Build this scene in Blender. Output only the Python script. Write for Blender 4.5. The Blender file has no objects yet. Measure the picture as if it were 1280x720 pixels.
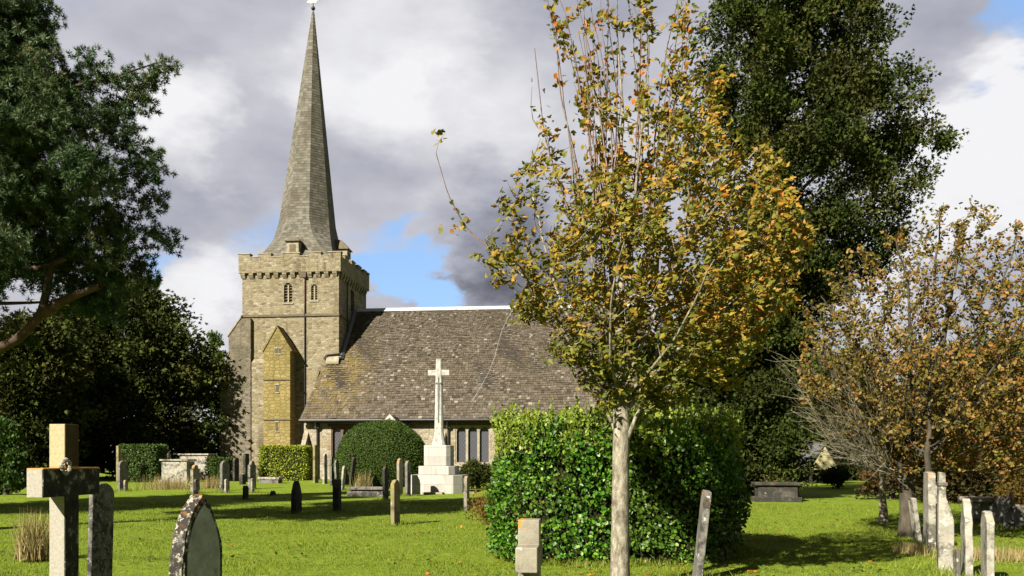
import bpy, bmesh, math, random
import numpy as np
from mathutils import Vector, Matrix

# ------------------------------------------------------------------ camera, sky, sun, exposure
SC = bpy.context.scene
COL = SC.collection
R = math.radians
F, CX, HY, EYE = 1067.0, 640.0, 572.0, 1.6          # measured from the photograph (1280 px wide)
THETA = R(6.0)                                        # the church and the graves are turned a little

cam = bpy.data.objects.new('camera', bpy.data.cameras.new('camera'))
COL.objects.link(cam)
cam.location = (0, 0, EYE)
cam.rotation_euler = (R(90), 0, 0)
cam.data.sensor_width = 36
cam.data.lens = 36 * F / 1280
cam.data.shift_y = (HY - 360) / 1280
cam.data.clip_end = 5000
SC.camera = cam
SC.view_settings.view_transform = 'Standard'
SC.view_settings.look = 'None'
SC.view_settings.gamma = 1
SC.view_settings.use_curve_mapping = False
SC.view_settings.exposure = 1.6

SUN_AZ, SUN_EL, SUN_STR, SKY_STR = R(38), R(35), 5.0, 0.064   # azimuth measured from straight behind the camera to its left
to_sun = Vector((-math.sin(SUN_AZ) * math.cos(SUN_EL), -math.cos(SUN_AZ) * math.cos(SUN_EL), math.sin(SUN_EL)))
sun = bpy.data.objects.new('sun', bpy.data.lights.new('sun', 'SUN'))
COL.objects.link(sun)
sun.data.energy = SUN_STR
sun.data.angle = R(0.55)
sun.data.color = (1.0, 0.93, 0.80)
sun.rotation_euler = (-to_sun).to_track_quat('-Z', 'Y').to_euler()


class NT:
    """small helper for node trees"""
    def __init__(s, tree):
        s.t = tree; s.n = tree.nodes; s.l = tree.links

    def node(s, typ, ins=None, **kw):
        n = s.n.new(typ)
        for k, v in kw.items():
            setattr(n, k, v)
        for k, v in (ins or {}).items():
            sock = n.inputs[k]
            if isinstance(v, bpy.types.NodeSocket):
                s.l.new(v, sock)
            else:
                sock.default_value = v
        return n

    def math(s, op, a, b=0.0, clamp=False):
        n = s.node('ShaderNodeMath', {0: a, 1: b}, operation=op); n.use_clamp = clamp
        return n.outputs[0]

    def vmath(s, op, a, b=(0, 0, 0)):
        n = s.node('ShaderNodeVectorMath', {0: a, 1: b}, operation=op)
        return n.outputs['Value'] if op in ('DOT_PRODUCT', 'LENGTH') else n.outputs[0]

    def noise(s, vec, scale, detail=4, rough=.55, out='Fac', dist=0.0):
        n = s.node('ShaderNodeTexNoise', {'Vector': vec, 'Scale': scale, 'Detail': detail, 'Roughness': rough, 'Distortion': dist})
        return n.outputs[out]

    def ramp(s, fac, stops, interp='LINEAR'):
        n = s.node('ShaderNodeValToRGB', {'Fac': fac})
        cr = n.color_ramp; cr.interpolation = interp
        while len(cr.elements) < len(stops):
            cr.elements.new(0.5)
        for e, (p, c) in zip(cr.elements, stops):
            e.position = p
            e.color = (*c, 1) if len(c) == 3 else c
        return n.outputs[0]

    def mrange(s, v, a, b, c=0.0, d=1.0, smooth=True):
        n = s.node('ShaderNodeMapRange', {'Value': v, 'From Min': a, 'From Max': b, 'To Min': c, 'To Max': d})
        n.interpolation_type = 'SMOOTHSTEP' if smooth else 'LINEAR'
        return n.outputs[0]

    def mix(s, fac, a, b, blend='MIX'):
        n = s.node('ShaderNodeMix', data_type='RGBA', blend_type=blend)
        for i, v in ((0, fac), (6, a), (7, b)):
            if isinstance(v, bpy.types.NodeSocket):
                s.l.new(v, n.inputs[i])
            else:
                n.inputs[i].default_value = (*v, 1) if (i and len(v) == 3) else v
        return n.outputs[2]

    def scale(s, vec, sc):
        return s.node('ShaderNodeMapping', {'Vector': vec, 'Scale': sc}).outputs[0]


world = bpy.data.worlds.new("World")
SC.world = world
world.use_nodes = True
W = NT(world.node_tree)
W.n.clear()
sky = W.node('ShaderNodeTexSky', sky_type='NISHITA', sun_disc=False, sun_elevation=SUN_EL,
             sun_rotation=math.atan2(to_sun.x, to_sun.y), altitude=50, air_density=1.0, dust_density=0.6, ozone_density=2.0)
tc = W.node('ShaderNodeTexCoord').outputs['Generated']
sep = W.node('ShaderNodeSeparateXYZ', {0: tc})
zz = W.math('ADD', W.math('MAXIMUM', sep.outputs[2], 0.0), 0.62)
cv = W.node('ShaderNodeCombineXYZ', {0: W.math('DIVIDE', sep.outputs[0], zz), 1: W.math('DIVIDE', sep.outputs[1], zz), 2: W.math('MULTIPLY', sep.outputs[2], 1.6)}).outputs[0]
warpn = W.noise(cv, 4.5, 5, .6, 'Color')
warp = W.vmath('MULTIPLY', W.vmath('SUBTRACT', warpn, (.5, .5, .5)), (.26, .26, .20))
wdir = W.vmath('ADD', tc, warp)


def blob(px, py, rad, wt):
    d = Vector(((px - CX) / F, 1, (HY - py) / F)).normalized()
    c = W.vmath('DOT_PRODUCT', W.vmath('NORMALIZE', wdir), tuple(d))
    a = rad / F * 0.85
    return W.math('MULTIPLY', W.mrange(c, math.cos(a * 1.35), math.cos(a * .25)), wt)


def addup(base, blobs):
    for b in blobs:
        base = W.math('ADD', base, blob(*b))
    return base


holes = addup(W.noise(cv, 2.4, 7, .56), [(315, 292, 60, -.34), (215, 350, 50, -.28), (500, 310, 60, -.24), (525, 350, 50, -.26), (500, 262, 34, -.12), (475, 350, 40, -.16),
                                      (1262, 28, 60, -.36), (180, 310, 40, -.15), (600, 320, 90, .3), (240, 160, 150, .2), (480, 90, 160, .25),
                                      (1150, 60, 120, .2), (1200, 230, 130, .25), (260, 385, 60, .2), (330, 400, 60, .18), (450, 385, 40, .2)])
holes = W.math('ADD', holes, W.mrange(sep.outputs[2], .52, .8, 0, .3))  # extra cloud added overhead, out of view, to cut the fill light
cover = W.mrange(holes, .14, .46)
bright = addup(W.math('ADD', W.math('MULTIPLY', W.noise(cv, 4.6, 8, .56), .72), .175), [(470, 75, 110, .24), (600, 150, 120, .17), (300, 120, 110, .08), (235, 160, 60, .20), (255, 385, 80, .24), (1225, 200, 110, .34), (1110, 330, 80, .2),
                                       (1230, 140, 60, .15), (625, 300, 95, -.22), (580, 365, 60, -.16), (700, 260, 110, -.12), (120, 60, 110, -.05), (620, 20, 140, -.07),
                                       (230, 250, 80, -.10), (1170, 40, 80, -.07), (1240, 340, 60, -.18), (480, 200, 90, -.05), (330, 180, 60, -.08)])
bright = W.math('SUBTRACT', bright, W.mrange(sep.outputs[2], .52, .85, 0, .40))  # unseen clouds overhead made darker to weaken the fill light
bright = W.math('SUBTRACT', bright, W.mrange(sep.outputs[1], .25, -.35, 0, .40))  # unseen clouds behind the camera dimmed so that shadows deepen
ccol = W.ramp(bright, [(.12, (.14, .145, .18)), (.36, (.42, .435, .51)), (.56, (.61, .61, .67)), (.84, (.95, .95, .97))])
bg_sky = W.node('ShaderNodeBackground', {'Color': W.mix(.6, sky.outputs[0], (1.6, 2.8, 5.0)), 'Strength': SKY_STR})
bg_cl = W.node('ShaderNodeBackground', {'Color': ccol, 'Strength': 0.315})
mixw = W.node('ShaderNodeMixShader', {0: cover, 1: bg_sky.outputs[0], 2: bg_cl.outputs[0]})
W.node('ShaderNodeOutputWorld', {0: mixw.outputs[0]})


# ------------------------------------------------------------------ helpers
def at(px, py, D):
    """world point seen at photo pixel px,py at distance D in front of the camera"""
    return ((px - CX) / F * D, D, EYE + (HY - py) / F * D)


def gd(py):
    return EYE * F / (py - HY)


def tag(o, label=None, cat=None, group=None, kind=None):
    if label: o['label'] = label
    if cat: o['category'] = cat
    if group: o['group'] = group
    if kind: o['kind'] = kind
    return o


def thing(name, label, cat, loc=(0, 0, 0), rz=0.0, group=None):
    o = bpy.data.objects.new(name, None)
    COL.objects.link(o)
    o.empty_display_size = .3
    o.location = loc
    o.rotation_euler = (0, 0, rz)
    return tag(o, label, cat, group)


def np_mesh(name, V, loops, starts, totals, attr=None, smooth=False):
    me = bpy.data.meshes.new(name)
    me.vertices.add(len(V)); me.vertices.foreach_set('co', np.asarray(V, np.float32).ravel())
    me.loops.add(len(loops)); me.loops.foreach_set('vertex_index', np.asarray(loops, np.int32))
    me.polygons.add(len(starts)); me.polygons.foreach_set('loop_start', np.asarray(starts, np.int32))
    me.polygons.foreach_set('loop_total', np.asarray(totals, np.int32))
    if smooth:
        me.polygons.foreach_set('use_smooth', np.ones(len(starts), bool))
    if attr is not None:
        a = me.attributes.new('rnd', 'FLOAT', 'FACE')
        a.data.foreach_set('value', np.asarray(attr, np.float32))
    me.update(calc_edges=True)
    me.validate()
    return me


def link(name, me, mat=None, parent=None):
    o = bpy.data.objects.new(name, me)
    COL.objects.link(o)
    if mat: me.materials.append(mat)
    if parent: o.parent = parent
    return o


class MB:
    """collects faces for one mesh"""
    def __init__(s):
        s.v = []; s.f = []; s.r = []

    def face(s, pts, r=0.0):
        b = len(s.v); s.v += [tuple(p) for p in pts]; s.f.append(tuple(range(b, b + len(pts)))); s.r.append(r)

    def hexa(s, lo, hi, r=0.0):
        """lo, hi: four corner points each, counter-clockwise from above"""
        b = len(s.v); s.v += [tuple(p) for p in lo] + [tuple(p) for p in hi]
        s.f.append((b + 3, b + 2, b + 1, b)); s.f.append((b + 4, b + 5, b + 6, b + 7))
        for i in range(4):
            j = (i + 1) % 4
            s.f.append((b + i, b + j, b + 4 + j, b + 4 + i))
        s.r += [r] * 6

    def box(s, x0, x1, y0, y1, z0, z1, r=0.0):
        s.hexa([(x0, y0, z0), (x1, y0, z0), (x1, y1, z0), (x0, y1, z0)], [(x0, y0, z1), (x1, y0, z1), (x1, y1, z1), (x0, y1, z1)], r)

    def prism(s, outline, axis, a, b, r=0.0):
        """outline of 2D points extruded along axis 0/1/2 from a to b"""
        n = len(outline); base = len(s.v)
        for t in (a, b):
            for p, q in outline:
                s.v.append((t, p, q) if axis == 0 else (p, t, q) if axis == 1 else (p, q, t))
        s.f.append(tuple(range(base, base + n))); s.f.append(tuple(range(base + 2 * n - 1, base + n - 1, -1)))
        for i in range(n):
            j = (i + 1) % n
            s.f.append((base + i, base + n + i, base + n + j, base + j))
        s.r += [r] * (n + 2)

    def tube(s, pts, rad, n=8, r=0.0):
        pts = [Vector(p) for p in pts]
        rad = rad if isinstance(rad, (list, tuple)) else [rad] * len(pts)
        base = len(s.v)
        for i, p in enumerate(pts):
            d = (pts[min(i + 1, len(pts) - 1)] - pts[max(i - 1, 0)]).normalized()
            a = d.orthogonal().normalized() if i == 0 else (prev - d * prev.dot(d)).normalized()
            prev = a
            c = d.cross(a)
            for k in range(n):
                t = 2 * math.pi * k / n
                s.v.append(tuple(p + (a * math.cos(t) + c * math.sin(t)) * rad[i]))
        for i in range(len(pts) - 1):
            for k in range(n):
                q = (k + 1) % n
                s.f.append((base + i * n + k, base + i * n + q, base + (i + 1) * n + q, base + (i + 1) * n + k)); s.r.append(r)
        s.f.append(tuple(base + k for k in reversed(range(n)))); s.f.append(tuple(base + (len(pts) - 1) * n + k for k in range(n))); s.r += [r, r]

    def build(s, name, mat, parent=None, bevel=0.0, smooth=False, rot=None):
        me = bpy.data.meshes.new(name)
        me.from_pydata(s.v, [], s.f)
        if any(s.r):
            a = me.attributes.new('rnd', 'FLOAT', 'FACE'); a.data.foreach_set('value', np.array(s.r, np.float32))
        bm = bmesh.new(); bm.from_mesh(me)
        bmesh.ops.remove_doubles(bm, verts=bm.verts, dist=1e-5) if bevel else None
        bmesh.ops.recalc_face_normals(bm, faces=bm.faces)
        if bevel:
            ed = [e for e in bm.edges if len(e.link_faces) == 2 and e.calc_face_angle(0) > .6]
            bmesh.ops.bevel(bm, geom=ed, offset=bevel, segments=2, profile=.6, affect='EDGES', clamp_overlap=True)
        bm.to_mesh(me); bm.free()
        if smooth:
            for p in me.polygons: p.use_smooth = True
        return link(name, me, mat, parent)


# ------------------------------------------------------------------ materials
def new_mat(name):
    m = bpy.data.materials.new(name); m.use_nodes = True
    t = NT(m.node_tree); t.n.clear()
    out = t.node('ShaderNodeOutputMaterial')
    return m, t, out


ALB = .80      # one overall reflectance level for every surface


def principled(t, out, col, rough=.8, spec=.3, bump=None, metal=0.0, bstr=.5, bdist=.02):
    col = t.mix(1.0, col, (ALB,) * 3, 'MULTIPLY')
    ins = {'Base Color': col if isinstance(col, bpy.types.NodeSocket) else (*col, 1), 'Roughness': rough, 'Specular IOR Level': spec, 'Metallic': metal}
    if bump is not None:
        b = t.node('ShaderNodeBump', {'Height': bump, 'Strength': bstr, 'Distance': bdist})
        ins['Normal'] = b.outputs[0]
    p = t.node('ShaderNodeBsdfPrincipled', ins)
    t.l.new(p.outputs[0], out.inputs[0])
    return p


def simple(name, col, rough=.7, spec=.3, var=.25, sc=3.0, metal=0.0):
    m, t, o = new_mat(name)
    c = t.node('ShaderNodeTexCoord').outputs['Object']
    n = t.noise(c, sc, 6, .65)
    lo = tuple(x * (1 - var) for x in col); hi = tuple(min(1, x * (1 + var)) for x in col)
    principled(t, o, t.ramp(n, [(.3, lo), (.7, hi)]), rough, spec, bump=n, metal=metal, bstr=.25)
    return m


def leaf_mat(name, stops, trans=.3, rough=.55, spec=.25, tint=None, tint_scale=.6):
    """stops: colour ramp over a random number carried by each leaf; tint: a second colour in large patches"""
    m, t, o = new_mat(name)
    a = t.node('ShaderNodeAttribute', attribute_name='rnd').outputs['Fac']
    col = t.ramp(a, stops)
    if tint:
        c = t.node('ShaderNodeTexCoord').outputs['Object']
        f = t.mrange(t.noise(c, tint_scale, 4, .6), .45, .62)
        col = t.mix(t.math('MULTIPLY', f, tint[3] if len(tint) > 3 else .6), col, tint[:3])
    col = t.mix(1.0, col, (ALB,) * 3, 'MULTIPLY')
    p = t.node('ShaderNodeBsdfPrincipled', {'Base Color': col, 'Roughness': rough, 'Specular IOR Level': spec})
    tr = t.node('ShaderNodeBsdfTranslucent', {'Color': col})
    mx = t.node('ShaderNodeMixShader', {0: trans, 1: p.outputs[0], 2: tr.outputs[0]})
    t.l.new(mx.outputs[0], o.inputs[0])
    return m


def bark_mat(name, c1, c2, sc=6.0, bands=0.0):
    m, t, o = new_mat(name)
    c = t.node('ShaderNodeTexCoord').outputs['Object']
    n = t.noise(t.scale(c, (1, 1, .35)), sc * 2, 7, .7)
    n2 = t.noise(c, sc * .5, 5, .6)
    col = t.ramp(n, [(.32, c1), (.62, c2)])
    col = t.mix(t.mrange(n2, .5, .68, 0, .7), col, tuple(x * .45 for x in c2))
    if bands:
        w = t.noise(t.scale(c, (.6, .6, 6)), sc * 2.2, 3, .5)
        col = t.mix(t.mrange(w, .55, .7, 0, bands), col, tuple(x * .5 for x in c1))
    principled(t, o, col, .85, .2, bump=n, bstr=.8, bdist=.02)
    return m


def rubble_mat(name, cols, stone=(.42, .42, .22), mortar=(.36, .32, .24), stain=(.10, .09, .06), stain_amt=.6, lichen=(.32, .30, .12), vary=1.0):
    """coursed rubble masonry; x+y runs along either wall direction"""
    m, t, o = new_mat(name)
    c = t.node('ShaderNodeTexCoord').outputs['Object']
    s = t.node('ShaderNodeSeparateXYZ', {0: c})
    xy = t.math('ADD', s.outputs[0], s.outputs[1])
    v = t.node('ShaderNodeCombineXYZ', {0: xy, 1: s.outputs[2], 2: 0.0}).outputs[0]
    wv = t.vmath('ADD', v, t.vmath('MULTIPLY', t.vmath('SUBTRACT', t.noise(v, 1.3, 4, .6, 'Color'), (.5, .5, .5)), (.25, .12, 0)))
    sv = t.scale(wv, (1 / stone[0], 1 / stone[2], 1))
    vo = t.node('ShaderNodeTexVoronoi', {'Vector': sv, 'Scale': 1.0, 'Randomness': .75}, voronoi_dimensions='2D')
    ve = t.node('ShaderNodeTexVoronoi', {'Vector': sv, 'Scale': 1.0, 'Randomness': .75}, voronoi_dimensions='2D', feature='DISTANCE_TO_EDGE')
    rnd = t.node('ShaderNodeSeparateColor', {0: vo.outputs['Color']}).outputs[0]
    col = t.ramp(rnd, [(i / max(1, len(cols) - 1), cc) for i, cc in enumerate(cols)])
    fine = t.noise(c, 9, 6, .7)
    col = t.mix(.8, col, t.ramp(fine, [(.25, (.45, .45, .45)), (.75, (1.45, 1.45, 1.45))]), 'MULTIPLY')
    edge = t.mrange(ve.outputs['Distance'], .02, .12)
    col = t.mix(edge, mortar, col)
    big = t.noise(t.scale(c, (.5, .5, .28)), .9, 6, .65)
    col = t.mix(t.mrange(big, .52, .72, 0, stain_amt), col, stain)
    big2 = t.noise(c, .55, 5, .6, dist=.5)
    col = t.mix(t.mrange(big2, .53, .68, 0, .55), col, lichen)
    stk = t.noise(t.scale(c, (1.3, 1.3, .10)), 1.6, 5, .65)
    col = t.mix(t.mrange(stk, .54, .70, 0, .55), col, tuple(x * .9 for x in stain))
    h = t.math('ADD', t.math('MULTIPLY', edge, .6), t.math('MULTIPLY', fine, .5))
    principled(t, o, col, .92, .12, bump=h, bstr=.7, bdist=.05)
    return m


def grave_mat(name, base, dark=(.03, .03, .028), pale=(.45, .44, .38), crust=.5, pale_amt=.4, orange=.15, sc=1.0):
    m, t, o = new_mat(name)
    c0 = t.node('ShaderNodeTexCoord').outputs['Object']
    info = t.node('ShaderNodeObjectInfo').outputs['Random']
    c = t.vmath('ADD', c0, t.node('ShaderNodeCombineXYZ', {0: t.math('MULTIPLY', info, 31.0), 1: t.math('MULTIPLY', info, 17.0), 2: 0.0}).outputs[0])
    n1 = t.noise(c, 4 * sc, 8, .7)
    col = t.ramp(n1, [(.3, tuple(x * .65 for x in base)), (.7, tuple(x * 1.3 for x in base))])
    n2 = t.noise(c, 2.1 * sc, 9, .72)
    thr = .68 - crust * .3
    col = t.mix(t.mrange(n2, thr - .05, thr + .07, 0, .9), col, dark)
    n3 = t.noise(t.vmath('ADD', c, (7, 3, 1)), 9 * sc, 6, .65)
    thr = .70 - pale_amt * .28
    col = t.mix(t.mrange(n3, thr, thr + .05, 0, .85), col, pale)
    z = t.node('ShaderNodeSeparateXYZ', {0: t.node('ShaderNodeTexCoord').outputs['Generated']}).outputs[2]
    n4 = t.noise(t.vmath('ADD', c, (3, 9, 5)), 7 * sc, 5, .6)
    of = t.math('MULTIPLY', t.mrange(n4, .52, .60), t.mrange(z, .80, .97, .08, 1))
    col = t.mix(t.math('MULTIPLY', of, orange * 3, True), col, (.48, .21, .035))
    fn = t.noise(c, 30 * sc, 5, .7)
    principled(t, o, col, .93, .1, bump=t.math('ADD', t.math('MULTIPLY', n2, .6), t.math('MULTIPLY', fn, .5)), bstr=.8, bdist=.015)
    return m


M = {}
# ground: mown churchyard grass
m, t, o = new_mat('lawn')
c = t.node('ShaderNodeTexCoord').outputs['Object']
n1 = t.noise(c, .35, 6, .6)
n2 = t.noise(c, 2.2, 6, .7)
n3 = t.noise(c, 14, 5, .75)
n4 = t.noise(t.scale(c, (.35, 1.6, 1)), 1.1, 5, .65)
col = t.ramp(n2, [(.28, (.092, .145, .012)), (.5, (.158, .220, .021)), (.72, (.225, .270, .038))])
col = t.mix(t.mrange(n1, .42, .66, 0, .55), col, (.180, .240, .022))
col = t.mix(t.mrange(n4, .55, .70, 0, .45), col, (.055, .12, .012))
col = t.mix(.7, col, t.ramp(n3, [(.25, (.5, .5, .5)), (.75, (1.4, 1.4, 1.4))]), 'MULTIPLY')
principled(t, o, col, .95, .05, bump=n3, bstr=1.0, bdist=.05)
M['lawn'] = m

M['grass_blade'] = leaf_mat('grass_blade', [(0, (.083, .140, .010)), (.5, (.155, .220, .018)), (.85, (.22, .268, .032)), (1, (.28, .27, .10))], .3, .7, .1, (.185, .235, .022, .6), .5)
M['dry'] = leaf_mat('dry', [(0, (.30, .22, .09)), (.5, (.42, .33, .16)), (1, (.18, .17, .05))], .3, .8, .1)
M['rubble'] = rubble_mat('rubble', [(.125, .102, .062), (.205, .172, .110), (.275, .238, .16), (.18, .14, .078), (.33, .29, .215)], stone=(.34, .34, .17), mortar=(.235, .205, .145), lichen=(.205, .175, .09), stain=(.075, .062, .038), stain_amt=.75)
M['rubble_old'] = rubble_mat('rubble_old', [(.085, .073, .052), (.14, .12, .087), (.20, .175, .13), (.11, .085, .05)], stone=(.38, .38, .22), mortar=(.17, .15, .115), lichen=(.11, .10, .065), stain_amt=.8)
M['rubble_ochre'] = rubble_mat('rubble_ochre', [(.20, .150, .048), (.245, .19, .068), (.27, .215, .09), (.21, .16, .05)], stone=(.45, .45, .25), mortar=(.16, .13, .055), lichen=(.17, .14, .045), stain=(.10, .082, .035), stain_amt=.6)
M['rubble_pale'] = rubble_mat('rubble_pale', [(.20, .165, .11), (.29, .255, .185), (.36, .32, .245), (.23, .18, .11)], stone=(.36, .36, .18), mortar=(.32, .285, .215), lichen=(.24, .19, .10), stain=(.13, .10, .06), stain_amt=.6)
M['dressed'] = simple('dressed', (.27, .24, .17), .9, .1, .3, 5)
M['dressed_dark'] = simple('dressed_dark', (.12, .10, .065), .9, .1, .3, 5)
M['white_stone'] = simple('white_stone', (.37, .36, .32), .85, .15, .4, 5)
M['louvre'] = simple('louvre', (.075, .067, .052), .8, .2, .3, 6)
M['lead'] = simple('lead', (.42, .42, .41), .6, .3, .15, 3)
M['lead_dark'] = simple('lead_dark', (.10, .10, .10), .6, .3, .2, 3)
M['iron'] = simple('iron', (.022, .02, .02), .5, .4, .3, 6)
M['rust_pipe'] = simple('rust_pipe', (.085, .05, .035), .7, .3, .3, 8)
M['timber'] = simple('timber', (.11, .065, .035), .75, .2, .4, 6)
M['dark_timber'] = simple('dark_timber', (.03, .024, .018), .8, .2, .4, 6)
M['cream'] = simple('cream', (.66, .58, .34), .8, .2, .08, 2)
M['gold'] = simple('gold', (.6, .42, .08), .35, .5, .1, 5, 1.0)
m, t, o = new_mat('leaded_glass')
c = t.node('ShaderNodeTexCoord').outputs['Object']
s = t.node('ShaderNodeSeparateXYZ', {0: c})
d1 = t.math('ADD', t.math('MULTIPLY', s.outputs[0], 5.0), t.math('MULTIPLY', s.outputs[2], 3.2))
d2 = t.math('SUBTRACT', t.math('MULTIPLY', s.outputs[0], 5.0), t.math('MULTIPLY', s.outputs[2], 3.2))
w = t.math('MINIMUM', t.math('ABSOLUTE', t.math('SUBTRACT', t.math('FRACT', d1), .5)), t.math('ABSOLUTE', t.math('SUBTRACT', t.math('FRACT', d2), .5)))
principled(t, o, t.mix(t.mrange(w, .04, .1), (.10, .10, .105), (.055, .055, .07)), .25, .5, bump=t.noise(c, 4, 3), bstr=.5)
M['glass'] = m


def tile_mat(name, stops, tint=None, tscale=.4, amt=.6):
    m, t, o = new_mat(name)
    a = t.node('ShaderNodeAttribute', attribute_name='rnd').outputs['Fac']
    c = t.node('ShaderNodeTexCoord').outputs['Object']
    col = t.ramp(a, stops)
    fine = t.noise(c, 7, 6, .7)
    col = t.mix(.7, col, t.ramp(fine, [(.25, (.5, .5, .5)), (.75, (1.4, 1.4, 1.4))]), 'MULTIPLY')
    big = t.noise(c, tscale, 5, .6)
    col = t.mix(t.mrange(big, .45, .65, 0, .5), col, (.075, .062, .042))
    if tint:
        # yellow lichen spreading over the slates next to the tower
        d = t.vmath('LENGTH', t.vmath('MULTIPLY', t.vmath('SUBTRACT', c, (.3, -1.0, 8.0)), (1, .55, .55)))
        f = t.math('MULTIPLY', t.mrange(d, 3.8, .3), t.mrange(t.noise(c, 1.6, 6, .7), .35, .6))
        col = t.mix(t.math('MULTIPLY', f, amt), col, tint)
    principled(t, o, col, .9, .12, bump=fine, bstr=.5)
    return m


M['slab_roof'] = tile_mat('slab_roof', [(0, (.046, .037, .026)), (.3, (.080, .065, .047)), (.6, (.108, .090, .068)), (.9, (.145, .124, .097)), (1, (.23, .205, .165))], (.19, .14, .032))
M['shingle'] = tile_mat('shingle', [(0, (.092, .085, .066)), (.5, (.135, .126, .102)), (1, (.185, .174, .145))])


m, t, o = new_mat('ashlar')
c = t.node('ShaderNodeTexCoord').outputs['Object']
s_ = t.node('ShaderNodeSeparateXYZ', {0: c})
v = t.node('ShaderNodeCombineXYZ', {0: t.math('ADD', s_.outputs[0], t.math('MULTIPLY', s_.outputs[1], .9)), 1: s_.outputs[2], 2: 0.0}).outputs[0]
bk = t.node('ShaderNodeTexBrick', {'Vector': v, 'Color1': (.34, .325, .295, 1), 'Color2': (.43, .415, .38, 1), 'Mortar': (.27, .255, .23, 1), 'Scale': 1.0, 'Mortar Size': .012, 'Mortar Smooth': .3, 'Brick Width': .62, 'Row Height': .41})
n1 = t.noise(c, 2.2, 7, .7)
n2 = t.noise(t.scale(c, (1.6, 1.6, .3)), 2.5, 5, .65)
col = t.mix(t.mrange(n1, .5, .7, 0, .5), bk.outputs[0], (.27, .26, .225))
col = t.mix(t.mrange(n2, .54, .7, 0, .45), col, (.21, .205, .18))
principled(t, o, col, .88, .12, bump=n1, bstr=.3)
M['ashlar'] = m

# ------------------------------------------------------------------ terrain: one sheet
def gz(x, y):
    return (.035 * np.sin(.35 * x + .5) + .03 * np.sin(.5 * y + .2 * x) + .018 * np.sin(1.1 * x - .7 * y)) * np.clip((90 - np.abs(y)) / 30, 0, 1)


xs = np.concatenate([[-3000, -1200, -500, -250, -150, -100], np.arange(-70, 70.1, .7), [100, 150, 250, 500, 1200, 3000]])
ys = np.concatenate([[-300, -100, -40, -20], np.arange(-8, 95.1, .6), [120, 160, 250, 500, 1200, 3500]])
gx, gy = np.meshgrid(xs, ys)
V = np.stack([gx.ravel(), gy.ravel(), gz(gx, gy).ravel()], 1)
nx, ny = len(xs), len(ys)
ii, jj = np.meshgrid(np.arange(nx - 1), np.arange(ny - 1))
a = (jj * nx + ii).ravel()
loops = np.stack([a, a + 1, a + nx + 1, a + nx], 1).ravel()
ground = link('ground', np_mesh('ground', V, loops, np.arange(len(a)) * 4, np.full(len(a), 4), smooth=True), M['lawn'])
tag(ground, kind='structure')

RNG = np.random.default_rng(11)


# ------------------------------------------------------------------ foliage
def unit(v):
    return v / np.maximum(np.linalg.norm(v, axis=-1, keepdims=True), 1e-9)


# leaf outlines: x across, y along, z up out of the leaf
LEAF = {
    'oval': ([(0, 0, 0), (.26, .3, .05), (.24, .7, .04), (0, 1, -.06), (-.24, .7, .04), (-.26, .3, .05)], [(0, 1, 2, 3), (0, 3, 4, 5)]),
    'diamond': ([(0, 0, 0), (.32, .5, .08), (0, 1, 0), (-.32, .5, .08)], [(0, 1, 2), (0, 2, 3)]),
    'maple': ([(0, 0, 0), (.30, .12, .06), (.52, .50, .05), (.24, .55, .02), (.20, .85, -.02), (0, 1.05, -.1), (-.20, .85, -.02), (-.24, .55, .02), (-.52, .50, .05), (-.30, .12, .06)],
              [(0, 1, 2, 3, 4, 5), (0, 5, 6, 7, 8, 9)]),
    'spray': ([(0, 0, 0), (.20, .35, .05), (.42, .75, -.05), (.10, .62, 0), (0, 1, -.12), (-.10, .62, 0), (-.42, .75, -.05), (-.20, .35, .05)], [(0, 1, 2, 3, 4), (0, 4, 5, 6, 7)]),
    'blade': ([(-.06, 0, 0), (.06, 0, 0), (0, 1, .15)], [(0, 1, 2)]),
}


def leaves(name, pts, axis, size, kind, mat, parent=None, rnd=None, rng=RNG, normal=None, width=1.0):
    tv, tf = LEAF[kind]
    tv = np.array(tv)
    tv[:, 0] *= width
    N = len(pts)
    a = unit(np.asarray(axis, float))
    nr = rng.normal(size=(N, 3)) if normal is None else np.asarray(normal, float)
    nr = unit(nr - a * (nr * a).sum(1, keepdims=True))
    b = np.cross(a, nr)
    size = np.broadcast_to(np.asarray(size, float), (N,))
    V = (pts[:, None, :] + size[:, None, None] * (tv[None, :, 0:1] * b[:, None, :] + tv[None, :, 1:2] * a[:, None, :] + tv[None, :, 2:3] * nr[:, None, :])).reshape(-1, 3)
    k = len(tv)
    base = (np.arange(N) * k)[:, None]
    fl = np.concatenate([np.array(f) for f in tf])
    loops = (base + fl[None, :]).ravel()
    tot1 = np.array([len(f) for f in tf])
    totals = np.tile(tot1, N)
    starts = np.concatenate([[0], np.cumsum(totals)[:-1]])
    if rnd is None:
        rnd = rng.random(N)
    return link(name, np_mesh(name, V, loops, starts, totals, np.repeat(rnd, len(tf))), mat, parent)


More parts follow.
